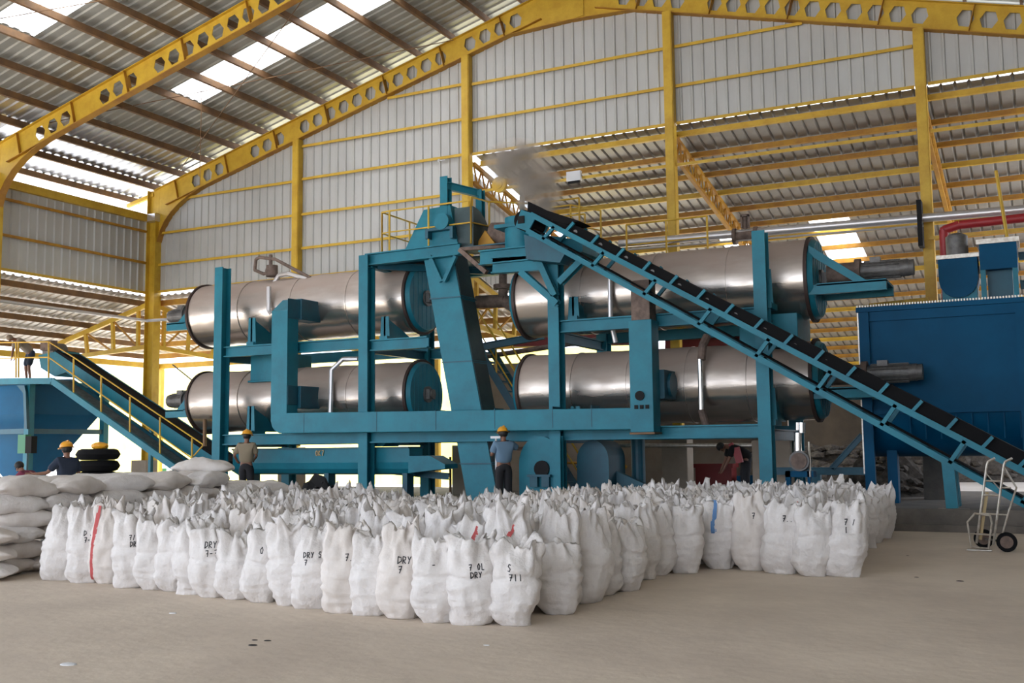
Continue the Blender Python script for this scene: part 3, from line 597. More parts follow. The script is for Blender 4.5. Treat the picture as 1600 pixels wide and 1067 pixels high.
# ------------------------------------------------------------------ second elevator boot (arched housing)
T = thing('arched_housing', 'arched teal housing with shaft opening on the floor beside the man in blue', 'housing', (-9.8, 21.2, FL))
def arch(xc, wd, z0, z1, n=14):
    r = wd/2; return [(xc-r, z0), (xc+r, z0)]+[(xc+r*math.cos(PI*k/n), z1-r*1.15+r*1.15*math.sin(PI*k/n)) for k in range(n+1)]
A = arch(-10.0, .95, .28, 1.72); MB().prism([(x, 21.2, z) for x, z in A], (0, .35, 0)).build('front_casing', 'teal', T, bevel=.01)
A = arch(-9.0, .75, .28, 1.66); MB().prism([(x, 21.75, z) for x, z in A], (0, 1.0, 0)).build('rear_casing', 'tealdark', T)
MB().prism([(x, 21.17, z) for x, z in arch(-10.0, 1.03, .28, 1.76)], (0, .04, 0)).build('flange', 'teal', T)
MB().cyl((-9.95, 21.12, 1.05), (-9.95, 21.2, 1.05), .18, 20).build('shaft_opening', 'black', T)
MB().box((-10.25, 21.02, .88), (-9.7, 21.18, .93)).box((-10.2, 21.05, .66), (-10.02, 21.18, .88)).box((-9.92, 21.05, .66), (-9.74, 21.18, .88)).build('bearing_bracket', 'tealdark', T)
MB().ibeam((-9.5, 21.05, FL), (-9.5, 21.05, 1.75), .16, .16, (0, 1, 0)).build('side_post', 'teal', T)
MB().cyl((-9.85, 20.9, .28), (-9.85, 20.9, .62), .05, 10, .03).build('wooden_stake', 'wood', label='short pale wooden stake in front of the arched housing', cat='stake')
MB().cyl((-8.4, 23, FL), (-8.4, 23, 1.7), .16, 18).build('round_column', 'tealdark', label='round dark blue column under the right drums', cat='column')
MB().bar((-9.5, 22.2, 1.2), (-7.6, 22.4, .35), .2, .3).build('slanted_chute', 'tealdark', label='dark slanted chute beside the round blue column', cat='chute')
# ------------------------------------------------------------------ main conveyor
YC0, YC1 = 20.35, 21.05
T = thing('belt_conveyor', 'long teal belt conveyor sloping from the elevator head down past the blue tank', 'conveyor', (-1.5, 20.7, FL))
def uc(x): return 5.063-.592*(x+7.303)
def lc(x): return 4.622-.610*(x+7.313)
def bt(x): return 5.40-.589*(x+7.295)
xa, xb = -9.75, .95
for i, Y in enumerate((YC0, YC1)):
    MB().bar((xa, Y, uc(xa)), (xb, Y, uc(xb)), .07, .11).build('upper_chord', 'teal', T)
    MB().bar((xa-.1, Y, lc(xa-.1)), (.55, Y, lc(.55)), .07, .11).build('lower_chord', 'teal', T)
    k = 0; x = -9.2
    while x < .6:
        d = .3
        if k % 2 == 0: MB().bar((x, Y, uc(x)), (x-.27, Y, lc(x-.27)), .07, .07).build('lattice_post', 'teal', T)
        MB().bar((x+.25, Y, uc(x+.25)), (x+.25+.2, Y, bt(x+.45)-.03), .06, .06).build('roller_bracket', 'teal', T)
        x += .56; k += 1
nrm = Vector((.518, 0, .855))
MB().prism([(xa-.1, YC0+.06, bt(xa)-.02), (xb, YC0+.06, bt(xb)), (xb, YC0+.02, bt(xb)-.30), (xa-.1, YC0+.02, bt(xa)-.32)], (0, .62, 0)).build('belt', 'rubber', T, label='black troughed rubber belt')
MB().prism([(xa, YC0+.1, lc(xa)+.12), (xb-.5, YC0+.1, lc(xb-.5)+.12), (xb-.5, YC0+.1, lc(xb-.5)+.09), (xa, YC0+.1, lc(xa)+.09)], (0, .5, 0)).build('return_belt', 'rubber', T)
x = -9.3
while x < .7:
    MB().cyl((x, YC0+.04, uc(x)+.12), (x, YC1-.04, uc(x)+.12), .05, 10).build('roller', 'motor', T, True); x += .56
x = -8.8
while x < .2:
    MB().bar((x, YC0, lc(x)), (x, YC1, lc(x)), .05).build('cross_tie', 'tealdark', T); x += 1.12
hp = [P(806, 355, YC0), P(815, 328, YC0), P(840, 336, YC0), P(826, 362, YC0)]
for Y in (YC0-.03, YC1): MB().prism([(h.x, Y, h.z) for h in hp], (0, .04, 0)).build('head_plate', 'teal', T)
hc = P(814, 344, YC0)
MB().box((hc.x-.05, YC0-.06, hc.z-.08), (hc.x+.1, YC0-.03, hc.z+.08)).build('head_bearing', 'black', T)
MB().cyl((hc.x+.05, YC0, hc.z), (hc.x+.05, YC1, hc.z), .22, 20).build('head_pulley', 'rubber', T, True)
MB().prism([(h.x, YC0+.02, h.z) for h in (P(828, 334, YC0), P(850, 327, YC0), P(905, 345, YC0), P(885, 350, YC0))], (0, .66, 0)).build('belt_hood', 'rubber', T)
MB().ibeam((-1.62, YC0+.1, .37), (-1.66, YC0+.1, lc(-1.66)), .2, .22, (0, 1, 0), .03).build('leg', 'teal', T)
MB().ibeam((-1.62, YC1, .37), (-1.66, YC1, lc(-1.66)), .2, .22, (0, 1, 0), .03).build('leg', 'teal', T)
MB().box((-1.88, 20.1, 0.0), (-1.35, 20.65, .36)).build('concrete_block', 'plaster', label='pale concrete block under the foot of the main conveyor leg', cat='block', bevel=.02)
# ------------------------------------------------------------------ blue tank
T = thing('mixing_tank', 'large deep blue rectangular tank on legs behind the lower conveyor', 'tank', (-1.9, 24.3, FL))
xa, xb, Y0, Y1_ = -3.46, -.30, 23.1, 25.2
MB().box((xa, Y0, 2.16), (xb, Y1_, 4.28)).build('upper_casing', 'blue', T)
ring = [(Y0, 2.14), (Y1_, 2.14)]+[((Y0+Y1_)/2+(Y1_-Y0)/2*math.cos(t), 2.14-.9*math.sin(t)) for t in [PI*k/12 for k in range(1, 12)]]
MB().prism([(xa+.05, y, z) for y, z in ring], (xb-xa-.1, 0, 0)).build('trough', 'blue', T, True)
tr = MB()
for x in [xa+.9+.29*k for k in range(8)]: tr.box((x, Y0-.03, 1.6), (x+.02, Y0+.02, 2.1))
tr.build('ribs', 'blue', T)
MB().box((xa-.05, Y0-.12, 4.25), (xb+.05, Y1_, 4.35)).box((xa, Y0-.06, 4.05), (xb, Y0, 4.25)).build('top_flange', 'blue', T)
g = MB()
for k in range(60): g.box((xa-.03+k*.0545, Y0-.14, 4.35), (xa+k*.0545, Y0+.02, 4.39))
g.build('edge_gasket', 'silver', T)
MB().box((xa, Y0-.08, 2.12), (xb, Y0, 2.2)).build('mid_flange', 'blue', T)
MB().box((xa-.04, Y0-.05, .9), (xa-.01, Y0+.02, 4.28)).build('edge_strip', 'silver', T)
for x in (xa, xb-.2):
    MB().box((x, Y0-.14, FL), (x+.2, Y0-.01, 4.24)).build('leg', 'blue', T)
MB().box((-3.25, Y1_-.3, FL), (-3.05, Y1_-.05, 2)).build('leg', 'blue', T)
MB().box((-3.1, 23.6, FL), (-2.9, 23.85, 1.5)).build('leg', 'blue', T)
MB().ibeam((-5.4, 23.4, .95), (-3.5, 23.4, .95), .1, .14).ibeam((-4.2, 23.4, 1.0), (-3.55, 23.4, 1.7), .08, .1).build('side_bracket', 'tealdark', T)
MB().box((-4.65, 23.4, FL), (-4.45, 23.6, .9)).build('leg', 'tealdark', T)
T = thing('tank_feeder', 'round-fronted blue feeder with grey motor on top of the tank', 'feeder', (-1.56, 24, 4.35))
rg = [(-1.93, 5.38), (-1.17, 5.38), (-1.17, 4.9)]+[(-1.55+.38*math.cos(t), 4.9-.38*math.sin(t)) for t in [PI*k/8 for k in range(1, 8)]]+[(-1.93, 4.9)]
MB().prism([(x, 23.8, z) for x, z in rg], (0, .6, 0)).build('housing', 'blue', T)
MB().box((-1.88, 23.86, 4.36), (-1.2, 24.35, 4.9)).build('base', 'teal', T)
MB().box((-1.96, 23.76, 5.35), (-1.13, 24.44, 5.43)).build('lid', 'silver', T)
MB().cyl((-1.56, 24.05, 5.43), (-1.56, 24.05, 5.85), .22, 18).ball((-1.56, 24.05, 5.83), .21, 2, (1, 1, .5)).build('motor', 'motor', T, True)
T = thing('tank_hopper', 'square dark blue hopper box on top of the tank near its far corner', 'hopper', (-.88, 24, 4.35))
MB().prism([(-1.12, 23.7, 5.05), (-.42, 23.7, 5.05), (-.42, 23.7, 5.6), (-1.12, 23.7, 5.6)], (0, .8, 0)).build('box', 'blue', T)
MB().box((-1.17, 23.65, 5.58), (-.37, 24.55, 5.68)).build('lid', 'silver', T)
for x in (-1.12, -.52): MB().box((x, 23.72, 4.36), (x+.1, 23.82, 5.07)).build('leg', 'teal', T)
MB().box((-1.0, 23.95, 4.36), (-.53, 24.4, 5.05)).build('spout', 'tealdark', T)
MB().ibeam((-.4, 24.2, 5.35), (2.2, 24.2, 5.4), .1, .14).ibeam((-.4, 24.2, 4.75), (2.2, 24.2, 4.75), .12, .16).build('side_platform_beam', 'tealdark', label='teal double beam running off from the hopper box', cat='beam')
MB().cyl((-.58, 23.75, 5.68), (-.72, 23.75, 7.1), .035, 8).build('yellow_pole', 'yellow', label='slim yellow pole standing above the hopper box', cat='pole')
# ------------------------------------------------------------------ pipes
T = thing('steam_main_pipe', 'long silver pipe running under the high rear roof with valve', 'pipe', (-5, 25.2, 6.5))
MB().cyl((-9.6, 25.25, 6.68), (3.5, 25.25, 6.47), .1, 18).build('pipe_run', 'pipe', T, True)
MB().cyl((-9.6, 25.2, 6.5), (-2.3, 25.2, 6.38), .025, 8).build('thin_line', 'pipe', T)
vp = P(1165, 368, 25.25)
MB().cyl(vp-Vector((.3, 0, 0)), vp-Vector((.22, 0, 0)), .2, 18).cyl(vp+Vector((.22, 0, 0)), vp+Vector((.3, 0, 0)), .2, 18).cyl(vp-Vector((.25, 0, 0)), vp+Vector((.25, 0, 0)), .13, 18).cyl(vp, vp+Vector((0, 0, .45)), .05, 10).box(vp+Vector((-.1, -.06, .18)), vp+Vector((-.06, .06, .5))).box(vp+Vector((.06, -.06, .18)), vp+Vector((.1, .06, .5))).box(vp+Vector((-.1, -.06, .46)), vp+Vector((.1, .06, .52))).build('gate_valve', 'motorb', T, True)
MB().box((-2.42, 25.05, 5.9), (-2.32, 25.4, 6.95)).build('pipe_hanger', 'black', T)
MB().tube([(-1.55-.0, 25.0, 6.28), (-1.87, 25, 6.2), (-1.9, 25, 4.3)], .1, 14).cyl((-1.55, 25, 6.28), (3.5, 25, 6.35), .1, 14).build('red_pipe', 'red', label='red pipe running level then bending down behind the blue feeder', cat='pipe', smooth=True)
MB().bar((-2.2, 25.3, 6.1), (3.5, 25.3, 6.1), .06, .08).build('pipe_rack_rail', 'yellow', label='yellow rail just above the red pipe', cat='rail')
MB().bar((-3.6, 25.56, 4.62), (-2.3, 25.56, 4.68), .1, .24).build('cross_member', 'yellow', label='bright yellow beam between column and drum motor', cat='beam')
MB().tube([(-26.0, 12, 5.75), (-26.0, 25.3, 5.75), (-21.9, 25.2, 5.65)], .05, 10).build('side_wall_pipe', 'pipe', label='thin silver pipe along the open side towards the corner column', cat='pipe')
# pipework on drums
def V3(x, y, z): return Vector((x, y, z))
T = thing('valve_assembly', 'weathered valve pipework on top of the upper drum beside the corner', 'valve', (-18, 22.4, 6.1))
q = lambda x, y: P(x, y, 22.3)
MB().tube([q(400, 405), q(398, 422), q(412, 428), q(422, 425)], .045).tube([q(400, 405), q(406, 402), q(430, 405), q(485, 434)], .045).build('loop_pipe', 'motorb', T)
MB().cyl(q(425, 432), q(425, 415), .16, 14).cyl(q(423, 414), q(423, 398), .05, 8).ball(q(424, 424), .17, 2).build('valve_body', 'motorb', T, True)
MB().tube([q(422, 452), q(436, 430), q(450, 427), q(480, 436)], .06).build('pale_branch', 'pipe', T)
T = thing('drum_drop_pipe', 'pale vertical pipe in front of the upper drum beside the teal duct', 'pipe', (-17.6, 21.6, 4.6))
MB().tube([P(420, 448, 21.75), P(420, 485, 21.75), P(424, 490, 21.8)], .06, 10).build('pipe_run', 'pipe', T)
MB().tube([P(560, 561, 21.9), P(536, 561, 21.9), P(518, 578, 21.8), P(516, 650, 21.75)], .06, 10).build('curved_pipe', 'pipe', label='pale pipe curving down over the lower drum near the corner', cat='pipe')
MB().tube([P(953, 420, 21.75), P(954, 500, 21.75), P(962, 535, 21.8)], .055, 10).build('drum_front_pipe', 'pipe', label='pale upright pipe in front of the upper drum under the conveyor', cat='pipe')
T = thing('lower_drum_pipe', 'bright upright pipe with brown top in front of the lower drum', 'pipe', (-6.9, 21.7, 2))
MB().tube([P(1094, 560, 21.75), P(1096, 640, 21.75)], .06, 10).build('bright_pipe', 'chrome', T)
MB().tube([P(1105, 525, 21.9), P(1098, 540, 21.8), P(1096, 562, 21.75)], .09, 10).tube([P(1096, 640, 21.75), P(1104, 668, 21.8)], .08, 10).build('brown_fitting', 'motorb', T)
T = thing('steam_trap', 'shiny vertical steam trap with round cover below the right drums', 'valve', (-4.6, 21.6, .9))
q = lambda x, y: P(x, y, 21.5)
MB().cyl(q(1247, 676), q(1247, 712), .08, 14).cyl(q(1253, 660), q(1253, 676), .07, 12).cyl(q(1246, 660), q(1246, 672), .04, 12).build('polished_pipes', 'chrome', T, True)
c = q(1250, 720); MB().cyl(c+V3(0, -.1, 0), c+V3(0, .2, 0), .2, 24).build('round_cover', 'motor', T, True)
MB().cyl(c+V3(0, -.13, 0), c+V3(0, -.1, 0), .16, 24).build('cover_plate', 'motorb', T, True)
MB().box((c.x-.3, 21.5, c.z-.32), (c.x+.25, 21.8, c.z-.2)).box((c.x-.3, 21.5, FL), (c.x-.2, 21.6, c.z-.2)).box((c.x+.13, 21.5, FL), (c.x+.19, 21.6, c.z-.2)).build('stand', 'blue', T)
MB().cyl(q(1264, 690), q(1266, 745), .02, 8).build('thin_pipe', 'silver', T)
MB().cyl((-10.0, 24.5, 1.55), (-5.0, 24.5, 1.5), .05, 10).build('conduit', 'silver', label='pale conduit running along the beige wall under the right drums', cat='pipe')
MB().box((-8.3, 27.0, FL), (-7.35, 27.5, 1.0)).box((-8.35, 26.95, .95), (-7.3, 27.55, 1.05)).build('red_box', 'redd', label='dark red metal box against the beige wall', cat='box')
MB().box((-7.2, 26.9, FL), (-6.4, 27.4, .75)).build('blue_crate', 'blue', label='dull blue crate beside the dark red box', cat='crate', bevel=.02)
MB().box((-5.95, 23.6, FL), (-5.1, 24.0, 1.62)).build('metal_cabinet', 'plaster', label='beige metal cabinet behind the end post of the right drums', cat='cabinet', bevel=.01)
T = thing('flood_light', 'small floodlight hanging from the tie rail beyond the conveyor head', 'light', P(897, 275, 25.6))
q = P(897, 275, 25.6); MB().box(q+V3(-.2, -.06, -.14), q+V3(.2, .06, .12)).build('housing', 'white', T); MB().box(q+V3(-.17, -.03, -.2), q+V3(.17, .03, -.14)).build('bracket', 'black', T)
q = P(779, 288, 25.55); MB().cyl(q, q+V3(0, .12, 0), .22, 18).cyl(q+V3(0, -.03, 0), q, .12, 14).build('round_horn', 'yellow', label='small round yellow disc on the rail behind the elevator head', cat='horn', smooth=True)
q = P(686, 251, 25.55); MB().ball(q, .05, 2).cyl(q, q+V3(.2, 0, 0), .015, 6).build('bulb', 'white', label='tiny white bulb on the gable girt above the elevator', cat='bulb')
q = P(318, 598, 22.7); MB().tube([P(270, 570, 23.5), P(305, 598, 23), P(325, 618, 22.8)], .02).box(q+V3(-.2, -.05, -.1), q+V3(.1, .05, .05)).build('chain_hoist', 'motor', label='small chain hoist hanging above the lower drum motor by the corner', cat='hoist')
# ------------------------------------------------------------------ rear-left conveyor, hopper, walkway
T = thing('feed_conveyor', 'teal belt conveyor climbing to the blue hopper by the open side', 'conveyor', (-24, 22.6, FL))
YL = 22.7
A, B = P(88, 548, YL), P(350, 722, YL)
off = Vector((0, 0, -.30))
for dy in (0, .75):
    MB().bar(A+V3(0, dy, -.2), B+V3(0, dy, -.2), .05, .42).build('side_rail', 'teal', T)
MB().prism([A+V3(0, .03, .02), B+V3(0, .03, .02), B+V3(0, .03, -.12), A+V3(0, .03, -.12)], (0, .7, 0)).prism([A+V3(0, -.06, .06), B+V3(0, -.06, .06), B+V3(0, -.06, -.02), A+V3(0, -.06, -.02)], (0, .08, 0)).build('belt', 'rubber', T)
MB().prism([P(60, 555, YL), P(92, 548, YL), P(112, 578, YL), P(85, 588, YL), P(64, 575, YL)], (0, .75, 0)).build('head_box', 'teal', T)
MB().cyl(A+V3(-.5, .1, .05), A+V3(-.5, .65, .05), .25, 20).build('head_pulley', 'motor', T, True)
MB().box(A+V3(-.35, -.3, .0), A+V3(.1, -.05, .3)).build('drive', 'motorb', T)
for t in (.55, .85): p = A.lerp(B, t); MB().bar(p+V3(0, .3, -.3), V3(p.x, p.y+.3, FL), .1).build('leg', 'teal', T)
T = thing('walkway', 'sloping teal walkway with yellow handrail beside the rear conveyor', 'walkway', (-24, 21.9, FL))
YW = 21.9
a, b, c = P(-40, 596, YW), P(82, 595, YW), P(290, 742, YW)
MB().bar(a, b, .1, .18).bar(b, c, .1, .18).build('stringer', 'teal', T)
MB().bar(a+V3(0, .7, 0), b+V3(0, .7, 0), .1, .18).bar(b+V3(0, .7, 0), c+V3(0, .7, 0), .1, .18).build('stringer', 'tealdark', T)
MB().prism([a+V3(0, .05, .03), b+V3(0, .05, .03), c+V3(0, .05, .03), c+V3(0, .05, -.02), b+V3(0, .05, -.02), a+V3(0, .05, -.02)], (0, .6, 0)).build('tread_plate', 'motor', T)
T2 = MB().tube([P(-40, 536, YW), P(76, 534, YW), P(115, 558, YW), P(318, 695, YW), P(303, 712, YW)], .02).tube([P(-40, 560, YW), P(28, 559, YW), P(76, 558, YW), P(300, 716, YW)], .02).build('handrail', 'yellow', T)
for x0, y0, y1 in ((25, 536, 590), (29, 536, 590), (76, 534, 590), (115, 560, 618), (158, 588, 646), (203, 620, 678), (250, 652, 712), (300, 684, 722)):
    MB().cyl(P(x0, y0, YW), P(x0, y1, YW), .025, 8).build('rail_post', 'yellow', T)
MB().cyl(P(320, 655, YW), P(320, 697, YW), .05, 8).build('drop_pipe', 'rust', T)
T = thing('feed_hopper', 'large blue pyramid hopper on legs under the raised platform', 'hopper', (-27, 23.5, FL))
def hop(x0, x1, y0, y1, zt, zb, s):
    m = MB(); cx, cy = (x0+x1)/2, (y0+y1)/2
    t = [m.bm.verts.new(v) for v in ((x0, y0, zt), (x1, y0, zt), (x1, y1, zt), (x0, y1, zt))]; b = [m.bm.verts.new(v) for v in ((cx-s, cy-s, zb), (cx+s, cy-s, zb), (cx+s, cy+s, zb), (cx-s, cy+s, zb))]
    for i in range(4): m.bm.faces.new((t[i], t[(i+1) % 4], b[(i+1) % 4], b[i]))
    m.bm.faces.new(b[::-1]); m.bm.faces.new(t); return m
HX = P(46, 650, 22.3).x; HY = 22.3*P(155, 650, 22.3).x
HY = 22.3*HX/P(155, 650, 22.3).x
MB().box((HX-3.6, 22.3, 2.7), (HX, HY, 3.6)).build('upper_bin', 'blue', T)
hop(HX-3.6, HX, 22.3, HY, 2.7, .7, .4).build('lower_cone', 'blue', T)
MB().box((HX-4, 22.15, 3.6), (HX+.15, HY+.1, 3.72)).build('platform_plate', 'tealdark', T)
for x in (HX+.12, HX-3.7):
    for y in (22.2, HY+.1): MB().box((x-.1, y-.1, -.02), (x+.1, y+.1, 3.6)).build('leg', 'teal', T)
MB().box((HX-3.6, 22.12, 2.1), (HX+.1, 22.22, 2.25)).box((HX+.08, 22.2, 2.1), (HX+.18, HY+.1, 2.25)).build('tie_beam', 'tealdark', T)
MB().prism([P(26, 602, 22.0), P(38, 602, 22.0), P(40, 612, 22.0), P(42, 670, 22.0), P(38, 670, 22.0), P(36, 614, 22)], (0, .1, 0)).build('gusset', 'tealdark', T)
q = P(38, 695, 21.6); MB().box(q+V3(-.16, -.1, -.25), q+V3(.16, .1, .3)).build('switch_box', 'green', label='green switch box on the hopper leg', cat='box')
MB().cyl(q+V3(0, .12, .3), V3(q.x, q.y+.12, -.02), .03, 8).build('switch_box_post', 'tealdark', label='thin post carrying the green switch box', cat='post')
MB().box(q+V3(.16, -.1, -.25), q+V3(.42, .1, .25)).build('control_box', 'black', label='black control box beside the green switch box', cat='box')
# tub of tyres near dark-shirted man
q = P(153, 720, 18.0)
T = thing('tyre_stack', 'tall stack of big black tyres beside the man in the dark shirt', 'tyres', (q.x, q.y, 0))
for k in range(6):
    MB().lathe((q.x, q.y, .01+.265*k), (q.x, q.y, .27+.265*k), [(0, .36), (.1, .44), (.5, .5), (.9, .44), (1, .36)], 32).build('tyre', 'rubber', T, True)
MB().ball((q.x+.05, q.y, 1.66), .16, 2, (1.5, 1, .6)).build('orange_cloth', 'hat', label='crumpled orange cloth lying on the tyre stack', cat='cloth')
for i, (x, y, h, c) in enumerate(((-33, 32, .7, 'green'), (-34.6, 33, .5, 'white'), (-38, 38, 1.1, 'leaf'), (-36.5, 36, .9, 'white'))):
    MB().box((x, y, -.02), (x+1.0, y+.7, h)).box((x+.1, y+.1, h), (x+.8, y+.6, h+.15)).build('yard_crate', c, label=['green crate in the bright yard past the hopper', 'low white crate in the bright yard', 'dull green crate far out in the yard', 'tall white crate far out in the yard'][i], cat='crate')
exec_after = True
# ------------------------------------------------------------------ people
def skinmesh(name, verts, edges, m, parent, root=0, sub=2, label=None):
    me = bpy.data.meshes.new(name); me.from_pydata([v[0] for v in verts], edges, []); me.materials.append(MT[m])
    o = bpy.data.objects.new(name, me); COL.objects.link(o); o.parent = parent
    md = o.modifiers.new('skin', 'SKIN'); md.use_smooth_shade = True
    for i, v in enumerate(me.skin_vertices[0].data):
        r = verts[i][1]; v.radius = r if isinstance(r, tuple) else (r, r); v.use_root = (i == root)
    s = o.modifiers.new('sub', 'SUBSURF'); s.levels = sub; s.render_levels = sub
    return tag(o, label)
def person(loc, yaw, J, label, shirt, trousers, hat=None, H=1.7, shorts=False, longsl=False, look=(0, 1, 0)):
    """J: joints in the person's frame (x to their right, y ahead, z up)"""
    T = thing('person', label, 'person', loc); T.rotation_euler = (0, 0, yaw)
    V = lambda k: Vector(J[k])
    neck, head = V('neck'), V('head'); hd = (head-neck).normalized()
    hips = V('hips'); chest = V('chest')
    v = [(hips, (.125, .10)), (hips.lerp(chest, .45), (.115, .09)), (chest, (.14, .11)), (neck, .055), (neck.lerp(head, .4), .06), (head, (.075, .09)), (head+hd*.09, (.07, .085))]
    e = [(0, 1), (1, 2), (2, 3), (3, 4), (4, 5), (5, 6)]
    hands = []
    for s in ('L', 'R'):
        sh, el, wr = V('sh'+s), V('el'+s), V('wr'+s); i = len(v)
        d = (wr-el).normalized()
        v += [(sh, .055), (el, .042), (wr, .027), (wr+d*.07, (.038, .016))]; e += [(2, i), (i, i+1), (i+1, i+2), (i+2, i+3)]
        side = d.cross(Vector((0, 1, .2))).normalized(); curl = side.cross(d).normalized()
        for k in range(4):
            o = side*(k-1.5)*.02; L = (.07, .08, .075, .055)[k]; b = len(v)
            p0 = wr+d*.085+o; v += [(p0, .009), (p0+d*L*.55+curl*.008, .0085), (p0+d*L+curl*.028, .007)]; e += [(i+3, b), (b, b+1), (b+1, b+2)]
        b = len(v); v += [(wr+d*.035+side*-.035, .010), (wr+d*.075-side*.055+curl*.015, .008)]; e += [(i+2, b), (b, b+1)]
        hp, kn, an = V('hp'+s), V('kn'+s), V('an'+s); i = len(v)
        v += [(hp, .085), (kn, .055), (an, .038), (an+Vector((0, .05, -.05)), .036), (an+Vector((0, .15, -.06)), .03)]; e += [(0, i), (i, i+1), (i+1, i+2), (i+2, i+3), (i+3, i+4)]
    skinmesh('body', v, e, 'skin', T)
    # shirt
    v = [(hips-(chest-hips)*.12, (.20, .15)), (hips.lerp(chest, .5), (.20, .15)), (chest, (.21, .15)), (chest.lerp(neck, .7), (.10, .08))]
    e = [(0, 1), (1, 2), (2, 3)]
    for s in ('L', 'R'):
        sh, el, wr = V('sh'+s), V('el'+s), V('wr'+s); i = len(v)
        v += [(sh, .095), (sh.lerp(el, .85) if not longsl else el, .08)]; e += [(2, i), (i, i+1)]
        if longsl: v.append((el.lerp(wr, .9), .045)); e.append((i+1, i+2))
    skinmesh('shirt', v, e, shirt, T)
    v = [(hips+(chest-hips)*.1, (.18, .14)), (hips-(chest-hips)*.08, (.18, .145))]; e = [(0, 1)]
    for s in ('L', 'R'):
        hp, kn, an = V('hp'+s), V('kn'+s), V('an'+s); i = len(v)
        v += [(hp, .125), (kn, .095)]; e += [(1, i), (i, i+1)]
        if not shorts: v.append((an, .075)); e.append((i+1, i+2))
    skinmesh('trousers', v, e, trousers, T)
    sh_ = MB()
    for s in ('L', 'R'):
        an = V('an'+s); a0 = Vector((an.x, an.y, J['floor'] if 'floor' in J else 0))
        sh_.box(a0+V3(-.045, -.08, 0), a0+V3(.045, .19, .07))
    ORG[T.name] = Vector((0, 0, 0)); sh_.build('shoes', 'black', T, bevel=.02)
    # face
    f = (Vector(look)-hd*Vector(look).dot(hd)).normalized(); rr_ = f.cross(hd).normalized(); c = head
    fm = MB(); fm.ball(c+f*.092-hd*.01, .018, 1, (1, 1.2, 1.5)); fm.ball(c+rr_*.08-hd*.01, .022, 1, (.5, 1, 1.4)).ball(c-rr_*.08-hd*.01, .022, 1, (.5, 1, 1.4)); fm.build('nose_and_ears', 'skin', T, True)
    em = MB(); em.ball(c+f*.083+rr_*.032+hd*.02, .012, 1).ball(c+f*.083-rr_*.032+hd*.02, .012, 1).bar(c+f*.086-hd*.045-rr_*.022, c+f*.086-hd*.045+rr_*.022, .008); em.build('eyes_and_mouth', 'black', T, True)
    hm = MB(); bmesh.ops.create_icosphere(hm.bm, subdivisions=3, radius=.103, matrix=Matrix.Translation(c+hd*.035-f*.015))
    for vv in list(hm.bm.verts):
        d = vv.co-c
        if d.dot(hd) < -.055 or (d.dot(f) > .045 and d.dot(hd) < .06): hm.bm.verts.remove(vv)
    hm.build('hair', 'hair' if hat != 'cap' else 'greysh', T, True)
    if hat == 'hard':
        k = MB(); R = (rr_, f, hd); m3 = Matrix(R).transposed().to_4x4(); m3.translation = c+hd*.06
        pr_ = [(0, .155), (.02, .15), (.1, .128), (.4, .125), (.7, .10), (.9, .06), (1, .01)]
        k.lathe(Vector((0, 0, 0)), Vector((0, 0, .135)), [(t, r) for t, r in pr_], 24)
        k.bar((0, -.09, .11), (0, .09, .11), .03, .05); k.box((-.08, .1, -.003), (.08, .19, .012))
        bmesh.ops.transform(k.bm, matrix=m3, verts=k.bm.verts); k.build('hard_hat', 'hat', T, True)
    return T
def stand(H=1.7, **kw):
    s = H/1.7
    J = dict(hips=(0, 0, .95*s), chest=(0, 0, 1.30*s), neck=(0, 0, 1.46*s), head=(0, .02, 1.59*s),
             shL=(-.18, 0, 1.38*s), elL=(-.27, -.03, 1.1*s), wrL=(-.24, .08, .86*s), shR=(.18, 0, 1.38*s), elR=(.25, -.03, 1.1*s), wrR=(.24, .08, .86*s),
             hpL=(-.09, 0, .88*s), knL=(-.1, .03, .48*s), anL=(-.11, 0, .08), hpR=(.09, 0, .88*s), knR=(.1, .03, .48*s), anR=(.11, 0, .08))
    J.update(kw); return J
def face(p, dx): # yaw so the person's ahead (+y) points away from the camera, turned by dx
    return math.atan2(p[1], p[0])-PI/2+dx
p = P(385, 720, 20.8); p.z = FL
person((p.x, p.y, FL), face(p, -.35), stand(1.68, wrL=(-.28, .1, 1.0), elL=(-.3, -.05, 1.12), wrR=(.1, .25, 1.0), elR=(.24, .05, 1.1)), 'person in khaki shirt and yellow hard hat standing behind the sack pile', 'khaki', 'dark', 'hard')
p = P(787, 720, 20.75); p.z = FL
person((p.x, p.y, FL), face(p, .25), stand(1.62, elR=(.36, .12, 1.2), wrR=(.56, .25, 1.24), wrL=(-.2, .25, 1.1), elL=(-.27, .0, 1.08)), 'person in faded blue shirt and yellow hard hat reaching towards the arched housing', 'bluesh', 'dark', 'hard')
b0 = P(775, 690, 20.7); MB().cyl((b0.x, b0.y, .9), (b0.x, b0.y, 1.75), .022, 8).box((b0.x-.12, b0.y-.03, 1.72), (b0.x+.12, b0.y+.03, 1.77)).build('shovel', 'white', label='white-handled shovel held upright by the man in blue', cat='shovel')
p = P(104, 735, 15.0)
person((p.x, p.y, 0), face(p, .5), stand(1.66, elL=(-.34, .1, 1.12), wrL=(-.55, .22, 1.1)), 'person in dark navy shirt and yellow hard hat beside the stack of tyres', 'navy', 'dark', 'hard', longsl=False)
p = P(52, 735, 16.5)
person((p.x, p.y, 0), face(p, .9), stand(1.3, chest=(0, .15, 1.0), neck=(0, .28, 1.1), head=(0, .36, 1.2), shL=(-.17, .18, 1.05), shR=(.17, .18, 1.05), elL=(-.2, .35, .85), wrL=(-.15, .5, .8), elR=(.2, .35, .85), wrR=(.15, .5, .8), hips=(0, 0, .75), hpL=(-.09, 0, .7), hpR=(.09, 0, .7)), 'person in maroon shirt stooping by the hopper leg', 'maroon', 'dark')
